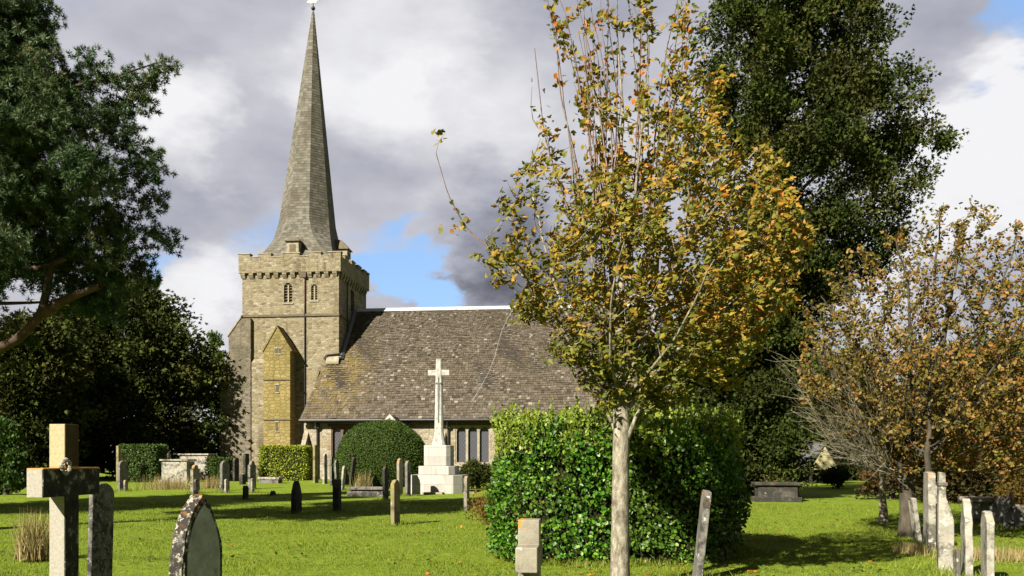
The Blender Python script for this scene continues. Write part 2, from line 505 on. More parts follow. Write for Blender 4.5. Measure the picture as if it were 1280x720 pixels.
def tubes(name, lines, mat, parent=None, sides=6):
    """lines: list of (points Nx3, radii N)"""
    Vs, Ls, off = [], [], 0
    for P, rad in lines:
        P = np.asarray(P, float); n = len(P)
        d = unit(np.gradient(P, axis=0))
        ref = np.array([0., 0., 1.]) if abs(d[0][2]) < .8 else np.array([1., 0., 0.])
        a = unit(ref - d * (d @ ref)[:, None]); b = np.cross(d, a)
        k = sides if rad[0] > .02 else 3
        ang = np.arange(k) / k * 2 * np.pi
        ring = P[:, None, :] + np.asarray(rad)[:, None, None] * (np.cos(ang)[None, :, None] * a[:, None, :] + np.sin(ang)[None, :, None] * b[:, None, :])
        Vs.append(ring.reshape(-1, 3))
        i, j = np.meshgrid(np.arange(n - 1), np.arange(k), indexing='ij')
        q = (j + 1) % k
        Ls.append((off + np.stack([i * k + j, i * k + q, (i + 1) * k + q, (i + 1) * k + j], -1)).reshape(-1))
        off += n * k
    V = np.concatenate(Vs); L = np.concatenate(Ls)
    return link(name, np_mesh(name, V, L, np.arange(len(L) // 4) * 4, np.full(len(L) // 4, 4), smooth=True), mat, parent)


def bez(p0, p1, p2, n, rng=RNG, wob=0.0):
    t = np.linspace(0, 1, n)[:, None]
    P = (1 - t) ** 2 * p0 + 2 * t * (1 - t) * p1 + t ** 2 * p2
    if wob:
        w = np.cumsum(rng.normal(size=(n, 3)), 0) * wob; w -= w[0]
        w *= np.sin(np.pi * t * .5)
        P = P + w
    return P


def env_fn(table, depth=.85):
    """table rows: z, xmin, xmax (relative to the trunk). returns centre x, half width, half depth at z"""
    T = np.array(table, float)
    def f(z):
        lo = np.interp(z, T[:, 0], T[:, 1]); hi = np.interp(z, T[:, 0], T[:, 2])
        return (lo + hi) / 2, np.maximum((hi - lo) / 2, .05), np.maximum((hi - lo) / 2 * depth, .05)
    return f, T[:, 0].min(), T[:, 0].max()


def px_env(rows, D, trunk_px, depth=.85):
    """rows: py, xleft, xright measured in the photograph, for a thing at distance D"""
    tx = (trunk_px - CX) / F * D
    return env_fn(sorted([(EYE + (HY - y) / F * D, (l - CX) / F * D - tx, (r - CX) / F * D - tx) for y, l, r in rows]), depth)


def deciduous(root, rng, env, trunk, r0, n_limb, z_first, rise, n_sub, n_shoot, shoot_len, leaf_per, leaf_size, kind, lmat, bmat, up=.6, wind=(0, 0, 0),
              thin_top=None, twist=.03, sub_len=(.6, 1.3), lim_end=(.75, 1.0), rndshift=None, limb_r=.45, leaf_w=1.0):
    f, zlo, zhi = env
    lines = [trunk]
    tp, tr = np.asarray(trunk[0], float), np.asarray(trunk[1], float)
    LP, LA = [], []
    wind = np.array(wind, float)
    ztop = tp[-1, 2]
    for i in range(n_limb):
        u = (i + rng.random()) / n_limb
        za = z_first + u ** 1.1 * (ztop - z_first) * .96
        base = np.array([np.interp(za, tp[:, 2], tp[:, 0]), np.interp(za, tp[:, 2], tp[:, 1]), za])
        rb = np.interp(za, tp[:, 2], tr)
        ang = i * 2.399 + rng.normal() * .3
        zt = min(zhi - .05, za + rise * rng.uniform(.5, 1.15) * (1 - .3 * u))
        c, hx, hy = f(zt)
        q = rng.uniform(*lim_end)
        end = np.array([c + hx * q * math.cos(ang), hy * q * math.sin(ang), zt])
        ctrl = base + (end - base) * np.array([.55, .55, .30]) + np.array([0, 0, rng.uniform(-.1, .1)])
        L = np.linalg.norm(end - base)
        n = max(6, int(L / .35))
        P = bez(base, ctrl, end, n, rng, twist)
        rad = np.linspace(max(.012, rb * limb_r), .006, n) * np.linspace(1, .8, n)
        lines.append((P, rad))
        ns = max(2, int(n_sub * L))
        for k in range(ns):
            t = rng.uniform(.18, 1.0)
            idx = t * (n - 1); i0 = int(min(n - 2, idx)); p = P[i0] + (P[i0 + 1] - P[i0]) * (idx - i0)
            tang = unit(P[min(n - 1, i0 + 1)] - P[i0])
            rn = unit(rng.normal(size=3))
            d = unit(tang * .8 + rn * .9 + np.array([0, 0, up]))
            ln = rng.uniform(*sub_len) * (1.15 - .6 * t)
            e = p + d * ln
            c, hx, hy = f(e[2])
            rr = ((e[0] - c) / hx) ** 2 + (e[1] / hy) ** 2
            if rr > 1.15 or e[2] > zhi + .3 or e[2] < zlo - .2:
                ln *= .45; e = p + d * ln
            m = 5
            Q = bez(p, p + d * ln * .5 + rn * ln * .12, e + np.array([0, 0, up * ln * .25]), m, rng, twist * .6)
            lines.append((Q, np.linspace(max(.006, rad[i0] * .5), .003, m)))
            leafy = 1.0 if thin_top is None else thin_top(e, rng)
            for s in range(n_shoot):
                tt = rng.uniform(.25, 1)
                q0 = Q[0] + (Q[-1] - Q[0]) * tt
                q0 = Q[min(m - 1, int(tt * (m - 1) + .5))]
                dd = unit(d * .6 + rng.normal(size=3) * .6 + np.array([0, 0, up]))
                sl = shoot_len * rng.uniform(.5, 1.3)
                S = bez(q0, q0 + dd * sl * .5, q0 + dd * sl + np.array([0, 0, .1 * sl]), 4)
                lines.append((S, np.array([.004, .003, .0025, .002])))
                nl = rng.poisson(leaf_per * leafy)
                if nl:
                    ft = rng.uniform(.1, 1.05, nl)[:, None]
                    pos = q0 + (S[-1] - q0) * ft + rng.normal(size=(nl, 3)) * .02
                    LP.append(pos)
                    LA.append(unit(rng.normal(size=(nl, 3)) * .8 + dd * .25 + wind + np.array([0, 0, -.25])))
    tubes('trunk', lines[:1 + 0], bmat, root, 12)
    tubes('branches', lines[1:], bmat, root, 5)
    LP = np.concatenate(LP); LA = np.concatenate(LA)
    sz = leaf_size * rng.uniform(.6, 1.25, len(LP))
    rnd = rng.random(len(LP))
    if rndshift is not None:
        rnd = np.clip(rnd + rndshift(LP), 0, 1)
    leaves('crown', LP + rng.normal(size=LP.shape) * .02, LA, sz, kind, lmat, root, rnd, rng, width=leaf_w)
    return len(LP)


def clump_tree(root, rng, env, trunk, n_clump, per, rc, leaf_size, kind, lmat, bmat, flat=.6, shell=(.55, 1.0), zr=None, droop=.0, needle=False, limb_drop=.25,
               width=1.0, extra=(), face=None, limbs=.35):
    """evergreen: limbs run from the trunk to foliage masses near the crown's surface"""
    f, zlo, zhi = env
    tp, tr = np.asarray(trunk[0], float), np.asarray(trunk[1], float)
    cs = []
    z0, z1 = zr or (zlo, zhi)
    while len(cs) < n_clump:
        z = rng.uniform(z0, z1)
        c, hx, hy = f(z)
        if rng.random() > (hx * 1.2 / max(f(zz_)[1] for zz_ in np.linspace(z0, z1, 12))) + .25:
            continue
        ang = rng.uniform(0, 2 * np.pi)
        if face is not None and rng.random() < .5:
            ang = face + rng.normal() * .9
        q = rng.uniform(*shell)
        r = rc * rng.uniform(.6, 1.25)
        cs.append((c + (hx - r * .5) * q * math.cos(ang), (hy - r * .5) * q * math.sin(ang), z, r))
    cs += list(extra)
    lines = []
    PP, AA, NN, RR = [], [], [], []
    for x, y, z, r in cs:
        p = np.array([x, y, z])
        zb = np.clip(z - limb_drop * math.hypot(x, y), tp[0, 2] + .4, tp[-1, 2] - .2)
        b = np.array([np.interp(zb, tp[:, 2], tp[:, 0]), np.interp(zb, tp[:, 2], tp[:, 1]), zb])
        L = np.linalg.norm(p - b)
        if rng.random() < limbs:
            n = max(5, int(L / .7))
            lines.append((bez(b, (b + p) / 2 + np.array([0, 0, -.1 * L]), p, n, rng, .03), np.linspace(max(.02, .018 * L + .015), .01, n)))
        n = int(per * (r / rc) ** 2)
        d = unit(rng.normal(size=(n, 3)))
        rad = r * (rng.random(n) ** .45)[:, None]
        # lumpy clump: radius swings with direction
        ph = rng.uniform(0, 6, 3)
        lump = 1 + .28 * np.sin(3 * d[:, 0:1] + ph[0]) + .22 * np.sin(4 * d[:, 2:3] + ph[1]) + .2 * np.sin(5 * d[:, 1:2] + ph[2])
        off = d * rad * lump * np.array([1, 1, flat])
        out = unit(p - np.array([f(z)[0], 0, z - .5]))
        PP.append(p + off)
        AA.append(unit(d * .7 + out * .7 + rng.normal(size=(n, 3)) * .45 + np.array([0, 0, -droop])))
        RR.append(np.clip(rng.random(n) * .65 + rng.uniform(-.12, .42), 0, 1))
    P = np.concatenate(PP); A = np.concatenate(AA); RD = np.concatenate(RR)
    tubes('trunk', [trunk], bmat, root, 12)
    if lines: tubes('branches', lines, bmat, root, 5)
    if needle:
        k = needle                       # round tufts of needles
        a = np.repeat(A, k, 0)
        spread = unit(rng.normal(size=(len(a), 3)))
        ln = leaf_size * rng.uniform(.7, 1.2, len(a))
        q = np.repeat(P, k, 0) + spread * leaf_size * .25
        leaves('crown', q, unit(a * .5 + spread), ln, 'blade', lmat, root, np.repeat(RD, k), rng, width=width)
    else:
        leaves('crown', P, A, leaf_size * rng.uniform(.6, 1.3, len(P)), kind, lmat, root, RD, rng, width=width)
    return len(P)


def trunk_line(h, r, lean=(0, 0), n=14, wob=.02, rng=RNG, flare=1.5, rtop=.12):
    z = np.linspace(-.15, h, n)
    t = (z + .15) / (h + .15)
    w = np.cumsum(rng.normal(size=(n, 2)) * wob, 0); w -= w[0]
    P = np.stack([lean[0] * t + w[:, 0], lean[1] * t + w[:, 1], z], 1)
    rad = r * (1 - (1 - rtop) * t) * (1 + (flare - 1) * np.exp(-(z + .15) / .25))
    return P, rad


def grow(root, rng, trunk, limbs, rows, D, tpx, n_t, n_leaf, leaf_size, kind, lmat, bmat, depth=.8, wind=(0, 0, 0), leaf_w=1.0, r_twig=.010, shift=None, zmin=0.0, up=.5, hang=.2):
    """limbs first, then twigs that each start at the nearest wood below their tip; rows: py0, py1, xleft, xright, density"""
    lines = list(limbs)
    nodes = [np.asarray(trunk[0])[np.asarray(trunk[0])[:, 2] > zmin]] + [np.asarray(P)[2:] for P, _ in limbs]
    nodes = np.concatenate(nodes)
    tx = (tpx - CX) / F * D
    w = np.array([(b - a) * (r - l) * d for a, b, l, r, d in rows], float); w /= w.sum()
    T = []
    for k in rng.choice(len(rows), n_t, p=w):
        a, b, l, r, d = rows[k]
        py = rng.uniform(a, b); px = rng.uniform(l, r)
        x = (px - CX) / F * D - tx; z = EYE + (HY - py) / F * D
        lo_, hi_ = [min(q[2] for q in rows if q[0] <= py <= q[1]), max(q[3] for q in rows if q[0] <= py <= q[1])]
        m_ = (lo_ + hi_) / 2; hw = (hi_ - lo_) / 2
        yy = math.sqrt(max(.05, 1 - ((px - m_) / hw) ** 2)) * hw / F * D * depth
        T.append((x, rng.uniform(-1, 1) * yy, z))
    T = np.array(T)
    base = np.array([0, 0, zmin])
    T = T[np.argsort(np.linalg.norm((T - base) * np.array([1.3, 1.3, .8]), axis=1))]
    LP, LA = [], []
    wind = np.array(wind, float)
    buf = np.zeros((len(nodes) + n_t * 5, 3)); buf[:len(nodes)] = nodes; cnt = len(nodes)
    for p in T:
        d = p - buf[:cnt]
        L = np.linalg.norm(d, axis=1)
        cost = L + np.maximum(0, .45 * L - d[:, 2]) * 1.4
        k = int(np.argmin(cost)); b = buf[k]; ln = L[k]
        if ln < .04: continue
        up_ = np.array([0, 0, up * ln * .3])
        n = 4 if ln < .6 else 6
        Q = bez(b, (b + p) / 2 - up_ + rng.normal(size=3) * ln * .07, p, n)
        lines.append((Q, np.linspace(min(r_twig * (.45 + ln), r_twig * 1.6), .0022, n)))
        m = min(3, n - 2)
        buf[cnt:cnt + m] = Q[2:2 + m]; cnt += m
        dd = unit(p - b)
        nl = rng.poisson(n_leaf)
        if nl:
            seg = min(ln, .5)
            ft = rng.uniform(-seg, .06, nl)[:, None]
            LP.append(p + dd * ft + rng.normal(size=(nl, 3)) * .038 + wind * .09 * rng.random((nl, 1)))
            LA.append(unit(rng.normal(size=(nl, 3)) * .55 + dd * .3 + wind + np.array([0, 0, -hang])))
    tubes('trunk', [trunk], bmat, root, 14)
    tubes('branches', lines, bmat, root, 6)
    LP = np.concatenate(LP); LA = np.concatenate(LA)
    rnd = rng.random(len(LP))
    if shift is not None: rnd = np.clip(rnd * .8 + .1 + shift(LP), 0, 1)
    leaves('crown', LP, LA, leaf_size * rng.uniform(.6, 1.25, len(LP)), kind, lmat, root, rnd, rng, width=leaf_w)
    return len(LP)


def limb_px(pts, D, tpx, y1, r0, r1, rng, wob=.008):
    P = np.array([[(a - tpx) / F * D, y1 * i / (len(pts) - 1), EYE + (HY - b) / F * D] for i, (a, b) in enumerate(pts)])
    n = len(P); tt = np.linspace(0, n - 1, n * 4)
    P = np.stack([np.interp(tt, np.arange(n), P[:, i]) for i in range(3)], 1)
    for _ in range(3): P[1:-1] = (P[:-2] + P[1:-1] * 2 + P[2:]) / 4
    P[1:] += np.cumsum(rng.normal(size=(len(P) - 1, 3)) * wob, 0)
    return P, np.linspace(r0, r1, len(P))


# leaf materials
M['maple_leaf'] = leaf_mat('maple_leaf', [(0, (.065, .090, .008)), (.28, (.14, .145, .013)), (.6, (.275, .20, .020)), (.86, (.38, .185, .022)), (1, (.46, .14, .02))], .25, .6, .22, (.09, .115, .012, .5), 1.3)
M['thorn_leaf'] = leaf_mat('thorn_leaf', [(0, (.065, .076, .012)), (.3, (.13, .115, .016)), (.55, (.22, .145, .022)), (.82, (.27, .10, .022)), (1, (.33, .22, .05))], .3, .55, .25, (.11, .11, .02, .5), .8)
M['cypress_leaf'] = leaf_mat('cypress_leaf', [(0, (.012, .022, .005)), (.45, (.034, .052, .009)), (.85, (.068, .088, .017)), (1, (.11, .080, .028))], .10, .8, .06, (.055, .048, .015, .5), .45)
M['pine_leaf'] = leaf_mat('pine_leaf', [(0, (.024, .048, .018)), (.5, (.070, .112, .050)), (.9, (.15, .20, .11)), (1, (.20, .19, .08))], .06, .75, .05, (.07, .085, .02, .4), .7)
M['yew_leaf'] = leaf_mat('yew_leaf', [(0, (.018, .030, .007)), (.6, (.044, .058, .013)), (1, (.10, .105, .026))], .08, .85, .04, (.055, .045, .012, .6), .35)
M['laurel_leaf'] = leaf_mat('laurel_leaf', [(0, (.014, .055, .003)), (.45, (.044, .140, .006)), (.8, (.095, .220, .010)), (.97, (.20, .30, .030)), (1, (.22, .15, .05))], .22, .45, .35, (.065, .085, .010, .45), .8)
M['laurel_new'] = leaf_mat('laurel_new', [(0, (.11, .19, .014)), (.5, (.21, .30, .024)), (1, (.34, .38, .06))], .35, .45, .35)
M['dome_leaf'] = leaf_mat('dome_leaf', [(0, (.022, .050, .006)), (.6, (.042, .078, .009)), (1, (.075, .105, .014))], .1, .7, .15)
M['box_leaf'] = leaf_mat('box_leaf', [(0, (.13, .17, .012)), (.6, (.23, .28, .018)), (1, (.32, .34, .03))], .2, .6, .2)
M['green_leaf'] = leaf_mat('green_leaf', [(0, (.035, .07, .012)), (.6, (.06, .11, .018)), (1, (.11, .15, .03))], .2, .6, .2)
M['rust_leaf'] = leaf_mat('rust_leaf', [(0, (.03, .028, .010)), (.5, (.06, .042, .014)), (1, (.11, .06, .02))], .15, .7, .1, (.03, .04, .010, .7), .4)
M['orange_leaf'] = leaf_mat('orange_leaf', [(0, (.07, .06, .012)), (.5, (.15, .095, .018)), (1, (.26, .14, .03))], .25, .6, .2)
M['bark_maple'] = bark_mat('bark_maple', (.40, .37, .29), (.12, .10, .065), 11, .9)
M['bark_dark'] = bark_mat('bark_dark', (.10, .085, .06), (.045, .037, .026), 5)
M['bark_pine'] = bark_mat('bark_pine', (.12, .068, .040), (.055, .038, .028), 5)
M['bark_grey'] = bark_mat('bark_grey', (.30, .275, .19), (.15, .13, .085), 6)

# --- the young maple in front
D = 10.0
r_ = np.random.default_rng(5)
X0 = (777 - CX) / F * D
maple = thing('maple_tree', 'young maple with yellow and orange leaves and pale slim trunk before the laurel hedge', 'tree', (X0, D, 0))
zz_ = lambda py: EYE + (HY - py) / F * D
env = px_env([(-60, 690, 860), (0, 672, 880), (60, 664, 880), (120, 655, 900), (180, 650, 950), (230, 640, 985), (290, 600, 1005), (330, 615, 995), (380, 650, 975), (430, 700, 950), (480, 735, 900), (520, 750, 850)], D, 777, .8)
tz = np.array([-.2, 0, .5, 1.0, 1.6, 2.05, 2.6, 3.2, 4.0, 4.8, 5.6, 6.6])
tx = np.array([-.02, -.02, -.02, -.015, -.01, 0, -.03, -.03, .02, -.05, .02, -.06])
tr_ = np.array([.135, .125, .108, .102, .098, .098, .062, .05, .04, .028, .018, .008])
trunk = (np.stack([tx, tx * .5, tz], 1), tr_)


LM = [limb_px(p, D, 777, y1, r0, .006, r_) for p, y1, r0 in [
    ([(775, 520), (752, 490), (722, 440), (690, 385), (650, 330), (615, 300)], -.3, .030),
    ([(775, 505), (745, 455), (715, 390), (690, 320), (672, 250), (660, 200)], .5, .026),
    ([(777, 500), (755, 430), (738, 350), (722, 260), (705, 170)], -.6, .026),
    ([(777, 470), (770, 400), (760, 310), (752, 220), (748, 120)], .3, .026),
    ([(778, 520), (800, 490), (835, 450), (880, 410), (925, 375)], -.2, .036),
    ([(778, 508), (810, 460), (850, 400), (900, 340), (950, 300), (985, 270)], .5, .032),
    ([(777, 495), (800, 430), (835, 350), (880, 270), (930, 210)], -.5, .028),
    ([(777, 470), (790, 390), (815, 300), (845, 210), (870, 130)], .2, .026),
    ([(777, 440), (780, 350), (790, 250), (800, 150), (805, 60)], -.3, .024),
    ([(777, 500), (760, 470), (755, 400), (770, 330)], -1.3, .026),
    ([(777, 500), (800, 470), (830, 420), (850, 360)], -1.4, .026),
    ([(777, 500), (740, 470), (710, 430), (690, 400)], 1.2, .024),
    ([(777, 490), (800, 440), (860, 390), (900, 350)], 1.4, .024),
    ([(774, 552), (763, 528), (754, 500), (745, 470)], .1, .026), ([(781, 552), (793, 528), (808, 500), (835, 460)], -.1, .034)]]
ROWS = [(-60, 0, 700, 860, .10), (0, 40, 690, 870, .14), (40, 110, 668, 880, .09), (110, 180, 655, 800, .12), (110, 180, 820, 905, .6), (180, 240, 640, 770, .24), (180, 240, 770, 965, .75), (240, 300, 620, 700, .42), (240, 300, 700, 1000, .9),
        (300, 345, 585, 680, .48), (300, 345, 680, 995, 1.1), (345, 400, 640, 980, 1.15), (400, 450, 685, 945, 1.2), (450, 480, 712, 915, 1.4), (480, 512, 738, 850, 1.2)]
nm = grow(maple, r_, trunk, LM, ROWS, D, 777, 1180, 15.5, .080, 'maple', M['maple_leaf'], M['bark_maple'], wind=(.75, 0, .15), leaf_w=.62, zmin=2.0, up=.9, hang=.1,
          shift=lambda P: -.22 * (P[:, 2] < 3.0) + .06 * (P[:, 0] > .4))
# ascending bare shoots of the upper crown and the long whips on the left
sh = []
for k in range(26):
    x0 = r_.uniform(-.45, .45); z0 = r_.uniform(3.3, 4.6)
    x1 = x0 * 1.6 + r_.uniform(-.45, .35); z1 = r_.uniform(6.3, 7.6)
    y0 = r_.uniform(-.3, .3); y1 = y0 + r_.uniform(-.5, .5)
    sh.append((bez(np.array([x0, y0, z0]), np.array([x0 + (x1 - x0) * .25, y0, (z0 + z1) / 2]), np.array([x1, y1, z1]), 14, r_, .012), np.linspace(.015, .004, 14)))


def mp(px, py, dy=0.0):
    return np.array([(px - 777) / F * D, dy, EYE + (HY - py) / F * D])


for pts in ([(700, 395), (640, 330), (585, 290), (560, 245), (545, 192)], [(545, 192), (548, 178), (557, 166)], [(585, 290), (572, 284), (560, 283)],
            [(740, 330), (705, 250), (680, 170), (668, 60)], [(735, 300), (720, 200), (700, 120), (693, 20)]):
    P = np.array([mp(*p) for p in pts])
    n = len(P); tt = np.linspace(0, n - 1, n * 4)
    P = np.stack([np.interp(tt, np.arange(n), P[:, i]) for i in range(3)], 1)
    P[1:-1] = (P[:-2] + P[1:-1] * 2 + P[2:]) / 4
    sh.append((P, np.linspace(.016, .006, len(P)) if len(P) > 12 else np.linspace(.004, .002, len(P))))
tubes('shoots', sh, bark_mat('bark_shoot', (.30, .20, .16), (.20, .14, .12), 8), maple, 4)
lp, la = [], []
for P, rad in sh:
    n = len(P)
    for q in range(n * 3):
        if r_.random() < (.42 if n == 14 else .07):
            b = P[r_.integers(2, n)] + r_.normal(size=3) * .03
            for g in range(r_.integers(1, 5)):
                lp.append(b + r_.normal(size=3) * .04); la.append(unit(np.array([.6, 0, .1]) + r_.normal(size=3) * .6))
leaves('leaf_clusters', np.array(lp), np.array(la), .07 * r_.uniform(.6, 1.2, len(lp)), 'maple', M['maple_leaf'], maple, np.clip(r_.random(len(lp)) + .1, 0, 1), r_)

# --- the autumn thorn on the right with its bare drooping twigs
D = 17.4
r_ = np.random.default_rng(8)
X0 = (1133 - CX) / F * D
thorn = thing('hawthorn_tree', 'spreading rusty olive autumn tree with dark trunk and bare twigs sweeping down its left', 'tree', (X0, D, 0))
env = px_env([(255, 1180, 1235), (275, 1150, 1260), (300, 1110, 1285), (340, 1060, 1310), (380, 1025, 1340), (430, 1005, 1360), (480, 995, 1370), (520, 1010, 1370), (560, 1060, 1340), (590, 1095, 1300)], D, 1133, .8)
tz = np.array([-.2, 0, .5, 1.0, 1.4, 2.0, 2.8, 3.6, 4.6, 5.6]); tx = np.array([0, 0, .02, 0, -.05, .1, .4, .7, .9, 1.1])
trunk = (np.stack([tx, tx * .1, tz], 1), np.array([.20, .175, .145, .135, .125, .095, .09, .07, .04, .012]))
LT = [limb_px(p, D, 1133, y1, r0, .012, r_, .02) for p, y1, r0 in [
    ([(1138, 600), (1110, 560), (1075, 520), (1035, 480), (1010, 450)], -.6, .06),
    ([(1138, 595), (1120, 530), (1090, 460), (1060, 400), (1040, 360)], .8, .06),
    ([(1140, 590), (1135, 510), (1125, 430), (1115, 350), (1100, 310)], -.9, .06),
    ([(1145, 570), (1160, 480), (1175, 400), (1190, 320), (1200, 265)], .4, .06),
    ([(1145, 580), (1180, 510), (1215, 440), (1240, 370), (1260, 310)], -.6, .06),
    ([(1145, 590), (1200, 540), (1260, 490), (1310, 450), (1340, 420)], .6, .06),
    ([(1140, 595), (1190, 565), (1250, 545), (1310, 535)], -.8, .05),
    ([(1138, 590), (1120, 520), (1110, 440)], -2.0, .05), ([(1145, 580), (1180, 500), (1200, 420)], -2.2, .05), ([(1145, 580), (1220, 500), (1260, 430)], 2.2, .05), ([(1138, 580), (1080, 500), (1060, 440)], 2.0, .05)]]
ROWS = [(252, 285, 1165, 1245, .6), (285, 330, 1120, 1290, .7), (300, 330, 1055, 1100, .3), (330, 380, 1035, 1340, .95), (380, 440, 1008, 1360, 1.05), (440, 500, 1000, 1370, 1.3), (500, 545, 1040, 1370, 1.6), (545, 592, 1105, 1340, 1.4)]
grow(thorn, r_, trunk, LT, ROWS, D, 1133, 2800, 11.0, .085, 'oval', M['thorn_leaf'], M['bark_dark'], wind=(.4, 0, .2), zmin=1.1, up=.6, r_twig=.015, leaf_w=1.1)
tw = []
for k in range(30):
    z1 = r_.uniform(1.9, 3.8); x1 = r_.uniform(-2.2, -1.1) ; y1 = r_.uniform(-1.6, .6)
    q0 = r_.random(); b = np.array([-.05 - q0 * .7, r_.uniform(-.4, .1), 1.0 + q0 * .7 + r_.normal() * .1])
    e = np.array([x1, y1, z1])
    P = bez(b, b + (e - b) * np.array([.62, .5, .22]), e, 12, r_, .045)
    tw.append((P, np.linspace(.013, .003, 12)))
    for q in range(9):
        s = P[r_.integers(3, 12)]; d = unit(e - b + r_.normal(size=3) * .9)
        tw.append((bez(s, s + d * .3, s + d * .6 + np.array([-.1, 0, .06]), 5, r_, .02), np.linspace(.006, .0025, 5)))
tubes('bare_twigs', tw, M['bark_grey'], thorn, 5)

# --- the tall dark conifer
D = 35.0
r_ = np.random.default_rng(21)
X0 = (975 - CX) / F * D
cyp = thing('cypress_tree', 'very tall dark evergreen with ragged outline behind the yellow maple', 'tree', (X0, D, 0))
env = px_env([(-260, 930, 1030), (-150, 900, 1075), (-60, 882, 1100), (0, 876, 1108), (60, 858, 1130), (100, 850, 1145), (150, 838, 1168), (190, 835, 1182), (230, 838, 1172), (280, 840, 1140), (320, 845, 1128),
              (350, 845, 1090), (400, 845, 1030), (460, 850, 1012), (530, 860, 1005), (585, 880, 1000)], D, 975, .9)
tl = trunk_line(24.5, .55, rng=r_)
low = []
for k in range(210):
    py = r_.uniform(345, 598); px = r_.uniform(852 if py < 430 else 815, 1005 if py < 500 else 985)
    low.append(((px - 975) / F * D, r_.uniform(-2.8, 1.5), EYE + (HY - py) / F * D, r_.uniform(.5, .85)))
clump_tree(cyp, r_, env, tl, 690, 330, .70, .150, 'spray', M['cypress_leaf'], M['bark_dark'], flat=.95, shell=(.15, 1.0), zr=(1.6, 26.5), droop=.1, limb_drop=.3, face=-1.6, width=1.35, limbs=.15,
           extra=[(((px - 975) / F * D), yy, EYE + (HY - py) / F * D, rr) for px, py, yy, rr in
                  [(1168, 175, -.5, .5), (1152, 215, 0, .6), (1128, 160, .4, .7), (1118, 300, 0, .7), (1100, 330, 0, .7), (1130, 250, .5, .7), (1090, 100, 0, .9), (1070, 200, -1, .9), (1060, 130, -1, .9), (850, 110, 0, .6), (900, 60, -1, .8)]] + low)

# --- the pine on the left
D = 18.5
r_ = np.random.default_rng(31)
tpx = -40
X0 = (tpx - CX) / F * D
pine = thing('pine_tree', 'large blue green pine reaching in from the left edge with a reddish lower limb', 'tree', (X0, D, 0))
env = px_env([(-330, -110, -50), (-250, -180, 10), (-150, -220, 40), (-60, -220, 40), (0, -240, 60), (50, -250, 48), (75, -280, 150), (100, -280, 150), (180, -280, 180), (240, -280, 190), (300, -270, 190), (340, -240, 150), (380, -230, 110), (430, -200, 60)], D, tpx, .8)
tl = trunk_line(15.5, .33, lean=(.4, 0), rng=r_)


def pp(px, py, y, r):
    return ((px - tpx) / F * D, y, EYE + (HY - py) / F * D, r)


ex = [pp(*a) for a in [(205, 80, 0, .30), (190, 95, 0, .42), (165, 105, 0, .5), (180, 125, 0, .42), (150, 130, .3, .5), (120, 100, 0, .55), (110, 75, 0, .3), (130, 160, -.4, .6), (185, 195, 0, .38), (190, 215, 0, .42),
                       (165, 215, 0, .5), (175, 245, .3, .5), (140, 240, -.5, .7), (100, 200, -.8, .7), (60, 180, -1, .7), (30, 230, -1, .8), (70, 260, -.8, .7), (110, 280, -.4, .6), (150, 290, 0, .5), (180, 290, .3, .5),
                       (205, 295, .3, .35), (160, 325, .5, .5), (120, 325, .5, .55), (175, 345, .6, .3), (40, 290, 0, .6), (10, 310, 0, .5), (20, 100, 0, .8), (0, 30, 0, .9), (30, 20, 0, .7), (48, 40, 0, .35), (45, 55, 0, .4), (50, 8, 0, .35),
                       (60, 100, .3, .5), (85, 95, .3, .4), (80, 140, -.3, .6), (15, 150, -.3, .9), (140, 310, 0, .6), (90, 320, 0, .5), (20, 60, 0, .8), (160, 180, 0, .5), (0, 340, 0, .4), (20, 420, .4, .3),
                       (50, 30, -.3, .45), (30, 45, .3, .6), (65, 330, .2, .5), (130, 355, .5, .5), (90, 370, .5, .5), (120, 385, .4, .5)]]
clump_tree(pine, r_, env, tl, 330, 120, .66, .098, 'blade', M['pine_leaf'], M['bark_pine'], flat=.8, shell=(.1, 1.0), zr=(5.2, 16.6), droop=-.3, needle=36, limb_drop=.15, width=1.7, extra=ex, limbs=.12)
lb = []
for pts in ([(-60, 470), (0, 440), (30, 425), (58, 395), (68, 350), (72, 320)], [(58, 395), (90, 375), (130, 360)], [(-40, 340), (20, 345), (55, 338), (90, 325)]):
    P = np.array([[(a - tpx) / F * D, -.2, EYE + (HY - b) / F * D] for a, b in pts]); n = len(P); tt = np.linspace(0, n - 1, n * 4)
    P = np.stack([np.interp(tt, np.arange(n), P[:, i]) for i in range(3)], 1); P[1:-1] = (P[:-2] + P[1:-1] * 2 + P[2:]) / 4
    lb.append((P, np.linspace(.13, .06, len(P))))
tubes('limbs', lb, M['bark_pine'], pine, 10)

def copy_tree(o, parent=None):
    c = o.copy(); COL.objects.link(c); c.parent = parent
    for ch in list(o.children):
        copy_tree(ch, c)
    return c


for (x, y, sc_, rz, lab) in ((-21.5, 18.5, .98, 2.1, 'second pine, left of the one at the edge'),
                             (-20.0, 24.0, .85, 4.0, 'shorter pine farthest to the left behind the other two')):
    p2 = copy_tree(pine); p2.location = (x, y, 0); p2.scale = (sc_,) * 3; p2.rotation_euler.z = rz; p2['label'] = lab
    p2['group'] = 'pines along the left side'
pine['group'] = 'pines along the left side'

